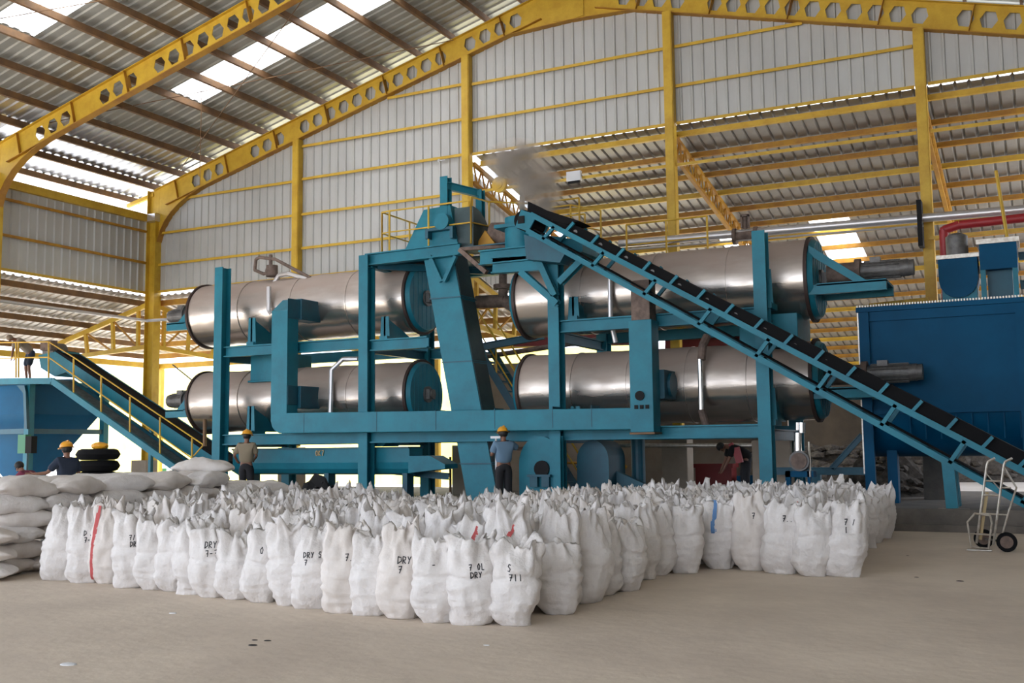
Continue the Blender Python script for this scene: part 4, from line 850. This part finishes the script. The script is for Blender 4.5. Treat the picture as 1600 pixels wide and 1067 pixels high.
# bending figure on the platform
p = P(42, 590, 22.9)
person((p.x, p.y, 3.73), face(p, PI/2+.35), stand(1.7, hips=(0, -.1, .95), chest=(0, .24, 1.25), neck=(0, .42, 1.32), head=(0, .53, 1.34), shL=(-.17, .32, 1.28), shR=(.17, .32, 1.28), elL=(-.2, .38, 1.0), wrL=(-.15, .42, .78), elR=(.2, .38, 1.0), wrR=(.15, .42, .78), hpL=(-.1, -.08, .88), hpR=(.1, -.08, .88), knL=(-.13, 0, .48), knR=(.13, 0, .48), anL=(-.14, -.05, .08), anR=(.14, -.05, .08)), 'person in grey top and dark shorts bending over on the hopper platform', 'greysh', 'navy', 'cap', shorts=True, look=(0, .6, -1))
p = P(1165, 720, 24.6)
person((p.x, p.y, FL), face(p, PI/2+.2), stand(1.65, hips=(0, -.1, .95), chest=(0, .28, 1.2), neck=(0, .42, 1.22), head=(0, .53, 1.2), shL=(-.17, .32, 1.18), shR=(.17, .32, 1.18), elL=(-.2, .42, .92), wrL=(-.15, .52, .72), elR=(.2, .42, .92), wrR=(.15, .52, .72)), 'person in black top bending over beneath the right drums', 'black', 'dark', None, look=(0, .4, -1))
q = P(1150, 706, 24.3); MB().bar(q+V3(0, 0, .1), q+V3(.08, 0, -.25), .1, .16).bar(q+V3(-.12, 0, .2), q+V3(0, 0, -.05), .08, .1).build('red_cloth', 'red', label='red cloth held by the person bending under the drums', cat='cloth')

# ------------------------------------------------------------------ sacks
SEG, LEV = 48, 40
def standing_sack(seed, H=.70, wa=.195, wb=.165, lean=0., ears=.13, style=0, m='sack'):
    rnd = random.Random(seed); bm = bmesh.new(); rings = []
    ph = rnd.uniform(0, 6); off = Vector((rnd.uniform(0, 50), rnd.uniform(0, 50), 0)); kink = rnd.uniform(.25, .5); kd = rnd.uniform(-1, 1)*.05
    e1, e2 = rnd.uniform(.1, 1.1), rnd.uniform(-.2, .9)
    for j in range(LEV+1):
        t = j/LEV; z = H*t
        # profile of the filled body
        body = .56+.44*math.sin(min(1, t/.32)*PI/2)
        sh = 1.0 if t < .66 else 1-.16*((t-.66)/.34)**1.3
        a = wa*body*sh; b = wb*(.52+.48*math.sin(min(1, t/.34)*PI/2))*(1.0 if t < .66 else 1-.5*((t-.66)/.34)**1.1)
        if style == 1: a = wa*body*(1.0 if t < .6 else 1-.38*((t-.6)/.4)**1.2); b = wb*(.52+.48*math.sin(min(1, t/.34)*PI/2))*(1 if t < .6 else 1-.62*((t-.6)/.4))
        if style == 2: a = wa*body*(1 if t < .7 else 1-.1*((t-.7)/.3)); b = wb*(.52+.48*math.sin(min(1, t/.34)*PI/2))*(1 if t < .72 else 1-.55*((t-.72)/.28))
        row = []
        for k in range(SEG):
            th = 2*PI*k/SEG; c, s = math.cos(th), math.sin(th); n = 2.6 if t < .5 else 2.2
            rr = (abs(c)**n+abs(s)**n)**(-1/n)
            x, y = a*rr*c, b*rr*s
            # flat corner tips at the foot
            if t < .2: x *= 1+(.2-t)*((2.6 if c < 0 else .9) if seed % 2 else .3)*(abs(c)**4)
            # wrinkles: horizontal creases below, gathers above
            w1 = noise.noise(Vector((c*1.2, s*1.2, z*26+.9*noise.noise(Vector((c, s, 3))*1.5)))+off)*.017*(1 if t < .7 else .3)
            w2 = noise.noise(Vector((c*3, s*3, z*5))+off)*.022
            g = max(0, (t-.55)/.45); w3 = (math.sin(th*6+ph)*.6+.6*math.sin(th*9+ph*2))*.014*g+noise.noise(Vector((c*3, s*3, z*7))+off)*.11*g
            pl = Vector((c, s, 0))*(w1+w2+w3-.016*math.exp(-((t-.60+.03*math.sin(th*2+ph))/.028)**2)+.012*math.exp(-((t-.5)/.09)**2))
            zz = z
            if t > .62:
                g2 = (t-.62)/.38
                zz += g2*(ears*(e1 if c > 0 else e2)*(abs(c)**2.2)+.12*noise.noise(Vector((c*1.8, s*1.8, 7))+off)+.07*noise.noise(Vector((c*5, s*5, 2))+off)+.018*math.sin(th*6+ph))
            if j == 0: zz = 0
            elif t < .1: zz = z+.012*noise.noise(Vector((c*2, s*2, 0))+off)*t*10
            bend = kd*math.sin(PI*min(1, t/kink))+lean*t*t
            row.append(bm.verts.new((x+pl.x+bend, y+pl.y+.04*lean*t+kd*.4*t, zz)))
        rings.append(row)
    for A, B in zip(rings, rings[1:]):
        for k in range(SEG): bm.faces.new((A[k], A[(k+1) % SEG], B[(k+1) % SEG], B[k]))
    bm.faces.new(rings[0][::-1])
    # inner cloth and powder level
    top = rings[-1]; cx = sum((v.co for v in top), Vector())/SEG
    prev = top
    for q, dz in ((.86, -.008), (.66, -.03), (.4, -.05)):
        row = [bm.verts.new(cx+(v.co-cx)*q*Vector((1, 1, 1)).x+Vector((0, 0, dz-(v.co.z-cx.z)*.35*(1-q)*2))) for v in top]
        for k in range(SEG): bm.faces.new((prev[k], prev[(k+1) % SEG], row[(k+1) % SEG], row[k]))
        prev = row
    f = bm.faces.new(prev)
    bmesh.ops.recalc_face_normals(bm, faces=bm.faces)
    me = bpy.data.meshes.new('standing_sack'); bm.to_mesh(me); bm.free(); me.materials.append(MT[m])
    for p in me.polygons: p.use_smooth = True
    return me
def bvh_of(me): return BVHTree.FromPolygons([v.co.copy() for v in me.vertices], [tuple(p.vertices) for p in me.polygons])
FONT = {'D': [[(0, 0), (0, 1), (.5, .85), (.6, .4), (0, 0)]], 'R': [[(0, 0), (0, 1), (.5, .9), (.45, .55), (0, .5), (.55, 0)]], 'Y': [[(0, 1), (.3, .5)], [(.6, 1), (.3, .5), (.2, 0)]],
        '7': [[(0, .95), (.55, 1), (.2, 0)], [(.1, .5), (.5, .52)]], 'S': [[(.55, .9), (.2, 1), (.05, .7), (.5, .4), (.4, .05), (0, .1)]], 'O': [[(.3, 1), (0, .6), (.15, .05), (.45, .05), (.6, .55), (.3, 1)]],
        'C': [[(.55, .9), (.15, .9), (0, .4), (.2, 0), (.55, .1)]], '5': [[(.5, 1), (.1, 1), (.05, .6), (.45, .5), (.4, .05), (0, .05)]], '0': [[(.3, 1), (0, .6), (.15, .05), (.45, .05), (.6, .55), (.3, 1)]],
        '1': [[(.2, 1), (.25, 0)]], '/': [[(.4, 1), (.1, 0)]], '-': [[(.05, .5), (.45, .5)]], 'P': [[(0, 0), (.05, 1), (.5, .85), (.45, .5), (.05, .5)]], '2': [[(0, .8), (.3, 1), (.5, .7), (0, 0), (.55, .05)]],
        '.': [[(.1, .05), (.16, .0)]], 'K': [[(0, 0), (0, 1)], [(.5, 1), (0, .5), (.5, 0)]], 'L': [[(.1, 1), (.1, 0), (.5, 0)]], ' ': []}
def mark(bvh, parent, strokes, wd, m, nm, lab=None):
    """ribbons laid on the cloth; strokes in (x, z) of the sack's front"""
    mb = MB()
    for st in strokes:
        pts = []
        for (xa, za), (xb, zb) in zip(st, st[1:]):
            n = max(2, int(math.hypot(xb-xa, zb-za)/.012))
            for i in range(n): pts.append((xa+(xb-xa)*i/n, za+(zb-za)*i/n))
        pts.append(st[-1]); P3 = []
        for x, z in pts:
            h = bvh.ray_cast(Vector((x, -1, z)), Vector((0, 1, 0)))
            if h[0] is not None: P3.append((h[0], h[1]))
        for i in range(len(P3)-1):
            (a, na), (b, nb) = P3[i], P3[i+1]
            d = (b-a)
            if d.length < 1e-5 or d.length > .09: continue
            d.normalize()
            na = na if na.y < 0 else -na; nb = nb if nb.y < 0 else -nb
            sa = sb = Vector((0, -1, 0)).cross(d).normalized()*wd/2
            a1, b1 = a-d*wd*.2, b+d*wd*.2
            q = [a1+sa+na*.003, a1-sa+na*.003, b1-sb+nb*.003, b1+sb+nb*.003]
            vs2 = [mb.bm.verts.new(v) for v in q]; mb.bm.faces.new(vs2)
    if not mb.bm.verts: mb.bm.free(); return None
    ORG[parent.name] = Vector((0, 0, 0))
    return mb.build(nm, m, parent, label=lab)
def text(lines, x0, z0, h=.06):
    out = []
    for r, ln in enumerate(lines):
        x = x0+.01*r; z = z0-r*h*1.35
        for ch in ln:
            for st in FONT.get(ch, []): out.append([(x+a*h*.8, z+b*h) for a, b in st])
            x += h*.72
    return out
SM = []
for i in range(14):
    SM.append(standing_sack(20+i, H=(.70, .76, .66, .72, .79, .70, .68, .75)[i % 8], wa=(.222, .232, .215, .225)[i % 4], wb=.205, lean=(0, .04, -.04, .02, -.02)[i % 5], ears=(.12, .08, .15, .10, .13)[i % 5], style=i % 3, m='sackp' if i % 5 == 4 else 'sack'))
BV = [bvh_of(m) for m in SM]
cnt = 0
def put_sack(x, y, idx, yaw, sc, label, group='open white sacks standing in the block'):
    global cnt
    o = bpy.data.objects.new('standing_sack', SM[idx]); COL.objects.link(o)
    o.location = (x, y, 0); o.rotation_euler = (rs.uniform(-.035, .035), rs.uniform(-.045, .045), yaw); o.scale = (sc[0], sc[0], sc[1]); cnt += 1
    return tag(o, label, 'sack', group)
rs = random.Random(11)
placed = []
def toward(x, y): return math.atan2(y, x)-PI/2
# front row: photo pixel of each foot, mesh, height factor, marks
front = [(80, 908, 1, 1.12, None), (122, 912, 7, 1.12, ('D SC', '7-')), (157, 913, 4, 1.1, 'stripe'), (193, 920, 3, 1.08, ('7/11', 'DRY')), (229, 923, 0, 1.0, None), (259, 925, 8, 1.02, ('7',)), (290, 930, 5, 1.03, None), (320, 935, 2, 1.05, ('DRY', '7-7')),
         (359, 938, 10, .98, None), (398, 943, 6, 1.0, ('O',)), (443, 948, 12, .98, None), (482, 953, 1, 1.0, ('DRY SOP', '7')), (528, 960, 9, 1.02, ('7.',)), (574, 964, 13, 1.0, None), (617, 969, 4, 1.0, ('DRY', '7')), (674, 975, 0, .98, ('-',)), (731, 979, 3, .98, ('7 OL', 'DRY')), (796, 980, 8, .97, ('S', '711'))]
fl = ['front-row sack at the far end beside the lying sacks', 'front-row sack marked D SC, next to the red-striped one', 'sack with a red stripe down its edge in the front row', 'front-row sack marked 7/11 just past the red-striped one']
for i, (px, py, idx, hs, mk) in enumerate(front):
    d = rt*(px-800)/FPX-up*(py-533.5)/FPX+fw; g = CAM+d*(-1.5/d.z); y = g.y+.15; x = g.x-.02
    k = len(front)-1-i
    lab = ('white woven '+fl[i]) if i < 4 else ('bulging white woven sack on the jutting near corner of the block' if k == 0 else 'white woven front-row sack, %s along from the jutting near corner' % ORD[k])
    o = put_sack(x, y, idx, toward(x, y)*.8+rs.uniform(-.12, .12), (.97, hs), lab, 'front row of standing sacks')
    placed.append((x, y))
    if mk == 'stripe':
        mark(BV[idx], o, [[(-.17, .0), (-.165, .3), (-.15, .55), (-.13, .8)]], .045, 'inkr', 'red_stripe', 'red woven edge stripe')
    elif mk:
        t = text(mk, -.02 if len(mk[0]) < 5 else -.10, .49, .05 if len(mk[0]) > 3 else .06); mark(BV[idx], o, t, .009, 'ink', 'marker_writing', 'black handwriting')
side = [(864, 962, 2, .95, None), (926, 932, 5, .98, ('-2',)), (962, 917, 9, .9, ('2',)), (997, 907, 7, 1.05, ('P.',)), (1026, 892, 3, .9, ('D-7', '1'))]
for i, (px, py, idx, hs, mk) in enumerate(side):
    d = rt*(px-800)/FPX-up*(py-533.5)/FPX+fw; g = CAM+d*(-1.5/d.z); x, y = g.x, g.y+.16
    o = put_sack(x, y, idx, toward(x, y)*.5+rs.uniform(-.2, .2), (1.03 if i == 0 else 1.0, hs), 'white woven sack on the receding side of the block, %s back from the near corner' % ORD[i+1], 'sacks along the receding side'); placed.append((x, y))
    if mk: mark(BV[idx], o, text(mk, 0, .5, .06), .010, 'ink', 'marker_writing', 'black handwriting')
inner = [(1065, 897, 0, 1.05, None), (1122, 890, 6, 1.15, 'blue'), (1171, 893, 4, 1.13, ('7',)), (1218, 898, 11, 1.12, ('7..',)), (1266, 902, 8, 1.08, None), (1316, 903, 1, 1.08, ('7 /', '1'))]
for i, (px, py, idx, hs, mk) in enumerate(inner):
    d = rt*(px-800)/FPX-up*(py-533.5)/FPX+fw; g = CAM+d*(-1.5/d.z); x, y = g.x, g.y+.16
    o = put_sack(x, y, idx, toward(x, y)*.8+rs.uniform(-.15, .15), (1.02, hs), 'plump white sack in the short front row near the hand truck, %s from inner end' % ORD[i] if i < 5 else 'plump white sack at the outer end of the short row, closest to the hand truck', 'short row of sacks towards the hand truck'); placed.append((x, y))
    if mk == 'blue': mark(BV[idx], o, [[(-.03, .40), (-.03, .74)]], .07, 'inkb', 'blue_patch', 'blue printed patch')
    elif mk: mark(BV[idx], o, text(mk, .02, .55, .06), .010, 'ink', 'marker_writing', 'black handwriting')
# the packed block behind
def inside(x, y):
    yf = 8.55+max(0, (-4.3-x))*.125
    if x > -3.95: yf = 13.4
    if y < yf or x > -2.35: return False
    yb = 18.7 if x > -5.4 else (16.6 if x > -6.6 else (15.0 if x > -8 else 13.8))
    if x < -11.0: return 10.5 < y < 13.6 and x > -11.1
    return y < yb
cand = []
yy = 8.4; r = 0
while yy < 19:
    xx = -11.0+(r % 2)*.19
    while xx < -2.2:
        x, y = xx+rs.uniform(-.04, .04), yy+rs.uniform(-.04, .04)+max(0, (-4.3-xx))*.125*max(0, 1-(yy-8.4)/5)
        if inside(x, y) and all((x-a)**2+(y-b)**2 > .30**2 for a, b in placed): cand.append((x, y)); placed.append((x, y))
        xx += .395
    yy += .47; r += 1
print('candidates', len(cand))
cand.sort(key=lambda c: math.hypot(*c))
colored = {'n': 0}
spots = [('inkr', 'red'), ('inkb', 'blue')]
# marks at chosen photo places
wants = [((245, 792), 'b'), ((300, 782), 'b'), ((315, 825), 'b'), ((385, 783), 'b'), ((620, 790), 'b'), ((650, 832), 'r'), ((752, 830), 'r'), ((793, 818), 'r'), ((686, 810), 'r'), ((225, 795), 'r'), ((1375, 785), 'b'), ((1288, 772), 'r'), ((1185, 775), 'r'), ((1245, 803), 'r')]
def proj(p):
    v = Vector(p)-CAM; return 800+FPX*v.dot(rt)/v.dot(fw), 533.5-FPX*v.dot(up)/v.dot(fw)
assign = {}
for (wx, wy), c in wants:
    best = min((q for q in range(len(cand)) if q not in assign), key=lambda q: (proj((cand[q][0], cand[q][1], .78))[0]-wx)**2+(proj((cand[q][0], cand[q][1], .78))[1]-wy)**2)
    assign[best] = c
cap = 298-len(front)-len(side)-len(inner)
rest = cand[cap:]; cand = cand[:cap]
nr = {'r': 0, 'b': 0}
for i, (x, y) in enumerate(cand):
    idx = rs.randrange(14); c = assign.get(i)
    base = 'open-topped white woven sack packed inside the standing block'
    if x > -2.75: base = 'white sack on the outermost edge of the block facing the machines and hand truck'
    if c:
        nr[c] += 1; base = 'packed white sack with %s printed patch at its mouth, %s such from near corner' % ('red' if c == 'r' else 'blue', ORD[nr[c]-1])
    if rs.random() < .12: base2 = None
    o = put_sack(x, y, idx, rs.uniform(0, 2*PI) if not c else toward(x, y), (rs.uniform(.95, 1.06), rs.uniform(.95, 1.17)), base, 'open white sacks packed in the block')
    if c: mark(BV[idx], o, [[(-.03, .60), (0, .64), (.02, .68)]], .04, 'inkr' if c == 'r' else 'inkb', 'printed_patch', 'red printed patch' if c == 'r' else 'blue printed patch')
if rest:
    mb = MB()
    for x, y in rest:
        me = SM[rs.randrange(14)]; b2 = bmesh.new(); b2.from_mesh(me); a = rs.uniform(0, 6.28)
        bmesh.ops.transform(b2, matrix=Matrix.Translation((x, y, 0)) @ Matrix.Rotation(a, 4, 'Z') @ Matrix.Diagonal((1, 1, rs.uniform(1, 1.15), 1)), verts=b2.verts)
        t = bpy.data.meshes.new('t'); b2.to_mesh(t); b2.free(); mb.bm.from_mesh(t); bpy.data.meshes.remove(t)
    mb.build('standing_sacks_far', 'sack', smooth=True, label='farthest white sacks at the back of the standing block', cat='sacks', kind='stuff')
# lying sacks
def lying_mesh(seed, L=.86, W=.46, H=.21, m='sackp'):
    rnd = random.Random(seed); off = Vector((rnd.uniform(0, 40), rnd.uniform(0, 40), 0)); bm = bmesh.new()
    bmesh.ops.create_uvsphere(bm, u_segments=56, v_segments=32, radius=1, matrix=Matrix.Rotation(PI/2, 4, 'Y'))
    for v in bm.verts:
        x, y, z = v.co
        sx = abs(x)**.55*(1 if x > 0 else -1); sy = abs(y)**.5*(1 if y > 0 else -1); sz = abs(z)**.85*(1 if z > 0 else -1)
        X = sx*L/2; Y = sy*W/2*(1-.10*abs(sx)**6); Z = sz*H/2*(1-.62*abs(sx)**3.5)*(1-.25*abs(sy)**6)
        n = noise.noise(Vector((X*4, Y*4, Z*4))+off)*.06+noise.noise(Vector((X*13, Y*9, Z*13))+off)*.022
        Z += n*.8; Y += n*.5; Z += -.02*(abs(sx)**3)
        v.co = (X, Y, max(Z, -H/2)+H/2)
    bmesh.ops.recalc_face_normals(bm, faces=bm.faces)
    me = bpy.data.meshes.new('lying_sack'); bm.to_mesh(me); bm.free(); me.materials.append(MT[m])
    for p in me.polygons: p.use_smooth = True
    return me
LM = [lying_mesh(60+i, .90+.05*(i % 3), .48, .24, 'sackp' if i % 2 else 'sack') for i in range(6)]
LN = ['bottom', 'second', 'third', 'fourth', 'fifth', 'sixth', 'seventh']
def lie(x, y, z, yaw, lab, tilt=0): 
    o = bpy.data.objects.new('lying_sack', LM[rs.randrange(6)]); COL.objects.link(o); o.location = (x, y, z); o.rotation_euler = (rs.uniform(-.06, .06), rs.uniform(-.06, .06), yaw)
    return tag(o, lab, 'sack', 'lying sacks in the pile')
cc = 0
for c in range(3):
    for k in range(8):
        y = 9.15+.82*k+.1*c; x = -11.75-.52*c
        nl = 6 if k < 5 else (5 if k < 7 else 4)
        if c == 2: nl -= 0
        for l in range(nl):
            if c and l < nl-2 and k > 0: continue
            lab = ('filled white sack lying in the pile, %s layer, %s stack from the near end' % (LN[l], ORD[k])) if c == 0 else 'filled white sack lying in the flat top of the pile, behind its face'
            lie(x+rs.uniform(-.04, .04)+.02*l, y+rs.uniform(-.05, .05)+(.2 if l % 2 else 0), l*.19, PI/2+rs.uniform(-.3, .3), lab)
for i, (px, py, Y, z) in enumerate(((20, 905, 8.75, 0), (15, 870, 8.8, .19), (10, 840, 8.9, .38))):
    q = P(px, py, Y); lie(-11.55-.03*i, 8.62+.04*i, z, .5, 'filled white sack lying at the near end of the pile, %s one from the floor' % ORD[i])
lie(-12.35, 13.3, 1.14, .6, 'single white sack lying on the very top of the pile near the conveyor foot')
for i, (x, y, z) in enumerate(((-11.6, 15.6, .55), (-11.3, 16.0, .55), (-12.2, 15.9, .3), (-11.7, 15.9, .3), (-11.6, 15.8, .05))):
    lie(x, y, z, .8+.2*i, 'white sack lying at the back end of the pile, %s one there' % ORD[i])
# ------------------------------------------------------------------ hand truck
g = P(1545, 860, 16.6)
T = thing('hand_truck', 'silver tubular hand truck with two black wheels on the open floor', 'hand truck', (-.85, 16.7, 0)); T.rotation_euler = (0, 0, 0)
# frame leans back: foot near x=-1.2, handles towards +x
L0, L1 = Vector((-1.03, 16.62, .09)), Vector((-.9, 16.62, 1.2)); S = Vector((.225, -.12, 0))
f = MB()
lean = Vector((.19, 0, 1.10))
for s in (0, 1):
    b = L0+S*s; f.tube([b, b+lean, b+lean+Vector((.02, .0, .05)), b+lean+Vector((.11, -.03, .10))], .017)
f.build('uprights', 'silver', T)
c = MB()
for t in (.12, .38, .62, .8): c.cyl(L0+lean*t, L0+S+lean*t, .013, 8)
c.tube([L0+S+lean*.98, L0+S*1.65+lean*.72+V3(.05, .1, 0), L0+S*1.65+lean*.45, L0+S*1.35+lean*.02], .013).tube([L0+lean*.9, L0+S*.9+lean*.7+V3(0, .1, 0)], .008)
for t in (.38, .72): c.cyl(L0+S+lean*t, L0+S*1.55+lean*t, .012, 8)
c.build('cross_rails', 'silver', T)
MB().tube([L0+V3(-.07, -.05, -.05), L0+V3(-.1, -.06, .3), L0+V3(0, 0, .42), L0+S+V3(-.02, 0, .4), L0+S+V3(-.0, -.1, .3), L0+S+V3(-.06, -.1, -.05), L0+V3(-.07, -.05, -.05)], .014).box(L0+V3(-.12, -.2, -.085), L0+S+V3(-.02, .02, -.07)).tube([L0+V3(-.08, -.05, .14), L0+S+V3(-.03, -.1, .14)], .01).build('toe_frame', 'silver', T)
for x, y in ((-.63, 16.45), (-.95, 16.95)):
    w_ = MB().lathe((x, y-.035, .135), (x, y+.035, .135), [(0, .09), (.0, .125), (.3, .135), (.7, .135), (1, .125), (1, .09)], 28).build('wheel', 'rubber', T, True)
    MB().cyl((x, y-.04, .135), (x, y+.04, .135), .085, 20).cyl((x, y-.06, .135), (x, y+.06, .135), .03, 12).build('hub', 'motorb', w_, True)
MB().cyl((-.65, 16.48, .135), (-.93, 16.9, .135), .015, 8).build('axle', 'motor', T)
MB().bar(L0+V3(.05, .05, .05), L0+V3(.17, .08, .72), .07, .03).build('plank', 'wood', label='pale wooden plank standing in the hand truck', cat='slat')
for i, (px, py, r_, m_) in enumerate(((107, 1038, .05, 'white'), (398, 1000, .02, 'black'), (418, 1001, .025, 'black'), (760, 1008, .02, 'white'), (1432, 902, .02, 'black'), (1500, 908, .03, 'black'), (270, 958, .03, 'white'), (1418, 868, .015, 'black'), (395, 1008, .03, 'black'))):
    d = rt*(px-800)/FPX-up*(py-533.5)/FPX+fw; q = CAM+d*(-1.5/d.z)
    MB().ball((q.x, q.y, .0), r_, 2, (1.4, 1, .25)).build('litter_scrap', m_, label=['pale flattened scrap on the bare floor, nearest to the camera', 'tiny black crumb on the floor, upper of the dark trio', 'slightly larger black crumb on the floor beside the tiny one', 'tiny pale fleck on the floor in front of the near-corner sack', 'tiny dark fleck between the block and the hand truck', 'dark fleck on the floor in front of the hand truck', 'pale scrap on the floor in front of the long front row', 'minute dark fleck near the outer end of the block', 'thin dark crumb on the floor, lower of the dark trio'][i], cat='scrap', group='scraps on the floor')
# dust on the raised strip: spilt heap behind block
for i, (x, h, s_) in enumerate(((-3.0, .25, .3), (-.2, .22, .35))):
    pass
# ------------------------------------------------------------------ steam over the conveyor head
vm = bpy.data.materials.new('steam_volume'); vm.use_nodes = True; nt = vm.node_tree; nt.nodes.clear()
ou = nt.nodes.new('ShaderNodeOutputMaterial'); pv = nt.nodes.new('ShaderNodeVolumePrincipled'); pv.inputs['Color'].default_value = (.86, .78, .70, 1); pv.inputs['Anisotropy'].default_value = .2
tc = nt.nodes.new('ShaderNodeTexCoord'); nz = nt.nodes.new('ShaderNodeTexNoise'); nz.inputs['Scale'].default_value = 2.6; nz.inputs['Detail'].default_value = 5
mr = nt.nodes.new('ShaderNodeMapRange'); mr.inputs['From Min'].default_value = .42; mr.inputs['From Max'].default_value = .62; mr.inputs['To Max'].default_value = 1.0
# fade towards the rim of the puff (generated coordinates, fixed to the puff)
sub = nt.nodes.new('ShaderNodeVectorMath'); sub.operation = 'DISTANCE'; sub.inputs[1].default_value = (.5, .5, .5)
m2 = nt.nodes.new('ShaderNodeMapRange'); m2.inputs['From Min'].default_value = .5; m2.inputs['From Max'].default_value = .08; m2.inputs['To Max'].default_value = 13
mu = nt.nodes.new('ShaderNodeMath'); mu.operation = 'MULTIPLY'
nt.links.new(tc.outputs['Object'], nz.inputs[0]); nt.links.new(nz.outputs['Fac'], mr.inputs[0]); nt.links.new(tc.outputs['Generated'], sub.inputs[0]); nt.links.new(sub.outputs['Value'], m2.inputs[0])
nt.links.new(mr.outputs[0], mu.inputs[0]); nt.links.new(m2.outputs[0], mu.inputs[1]); nt.links.new(mu.outputs[0], pv.inputs['Density']); nt.links.new(pv.outputs[0], ou.inputs['Volume'])
for i, (px, py, r, sc) in enumerate(((842, 300, .62, (1, 1, 1.1)), (808, 258, .72, (1.2, 1, .9)), (835, 325, .4, (1.2, 1, .7)))):
    q = P(px, py, 21.4); MB().ball(q, r, 3, sc).build('steam', vm, kind='stuff', label=['grey-brown steam drifting up from the conveyor head', 'top of the steam puff drifting in front of the gable column', 'dense foot of the steam at the conveyor head'][i], cat='steam')
# small code on the screw conveyor
q0 = P(492, 712, 21.5)
st = MB()
for s_ in text(('OK7',), 0, 0, .13):
    for (a, b), (c_, d_) in zip(s_, s_[1:]): st.bar((q0.x+a, 21.535, q0.z+b), (q0.x+c_, 21.535, q0.z+d_), .02, .02)
st.build('painted_code', 'wood', bpy.data.objects['screw_conveyor'])
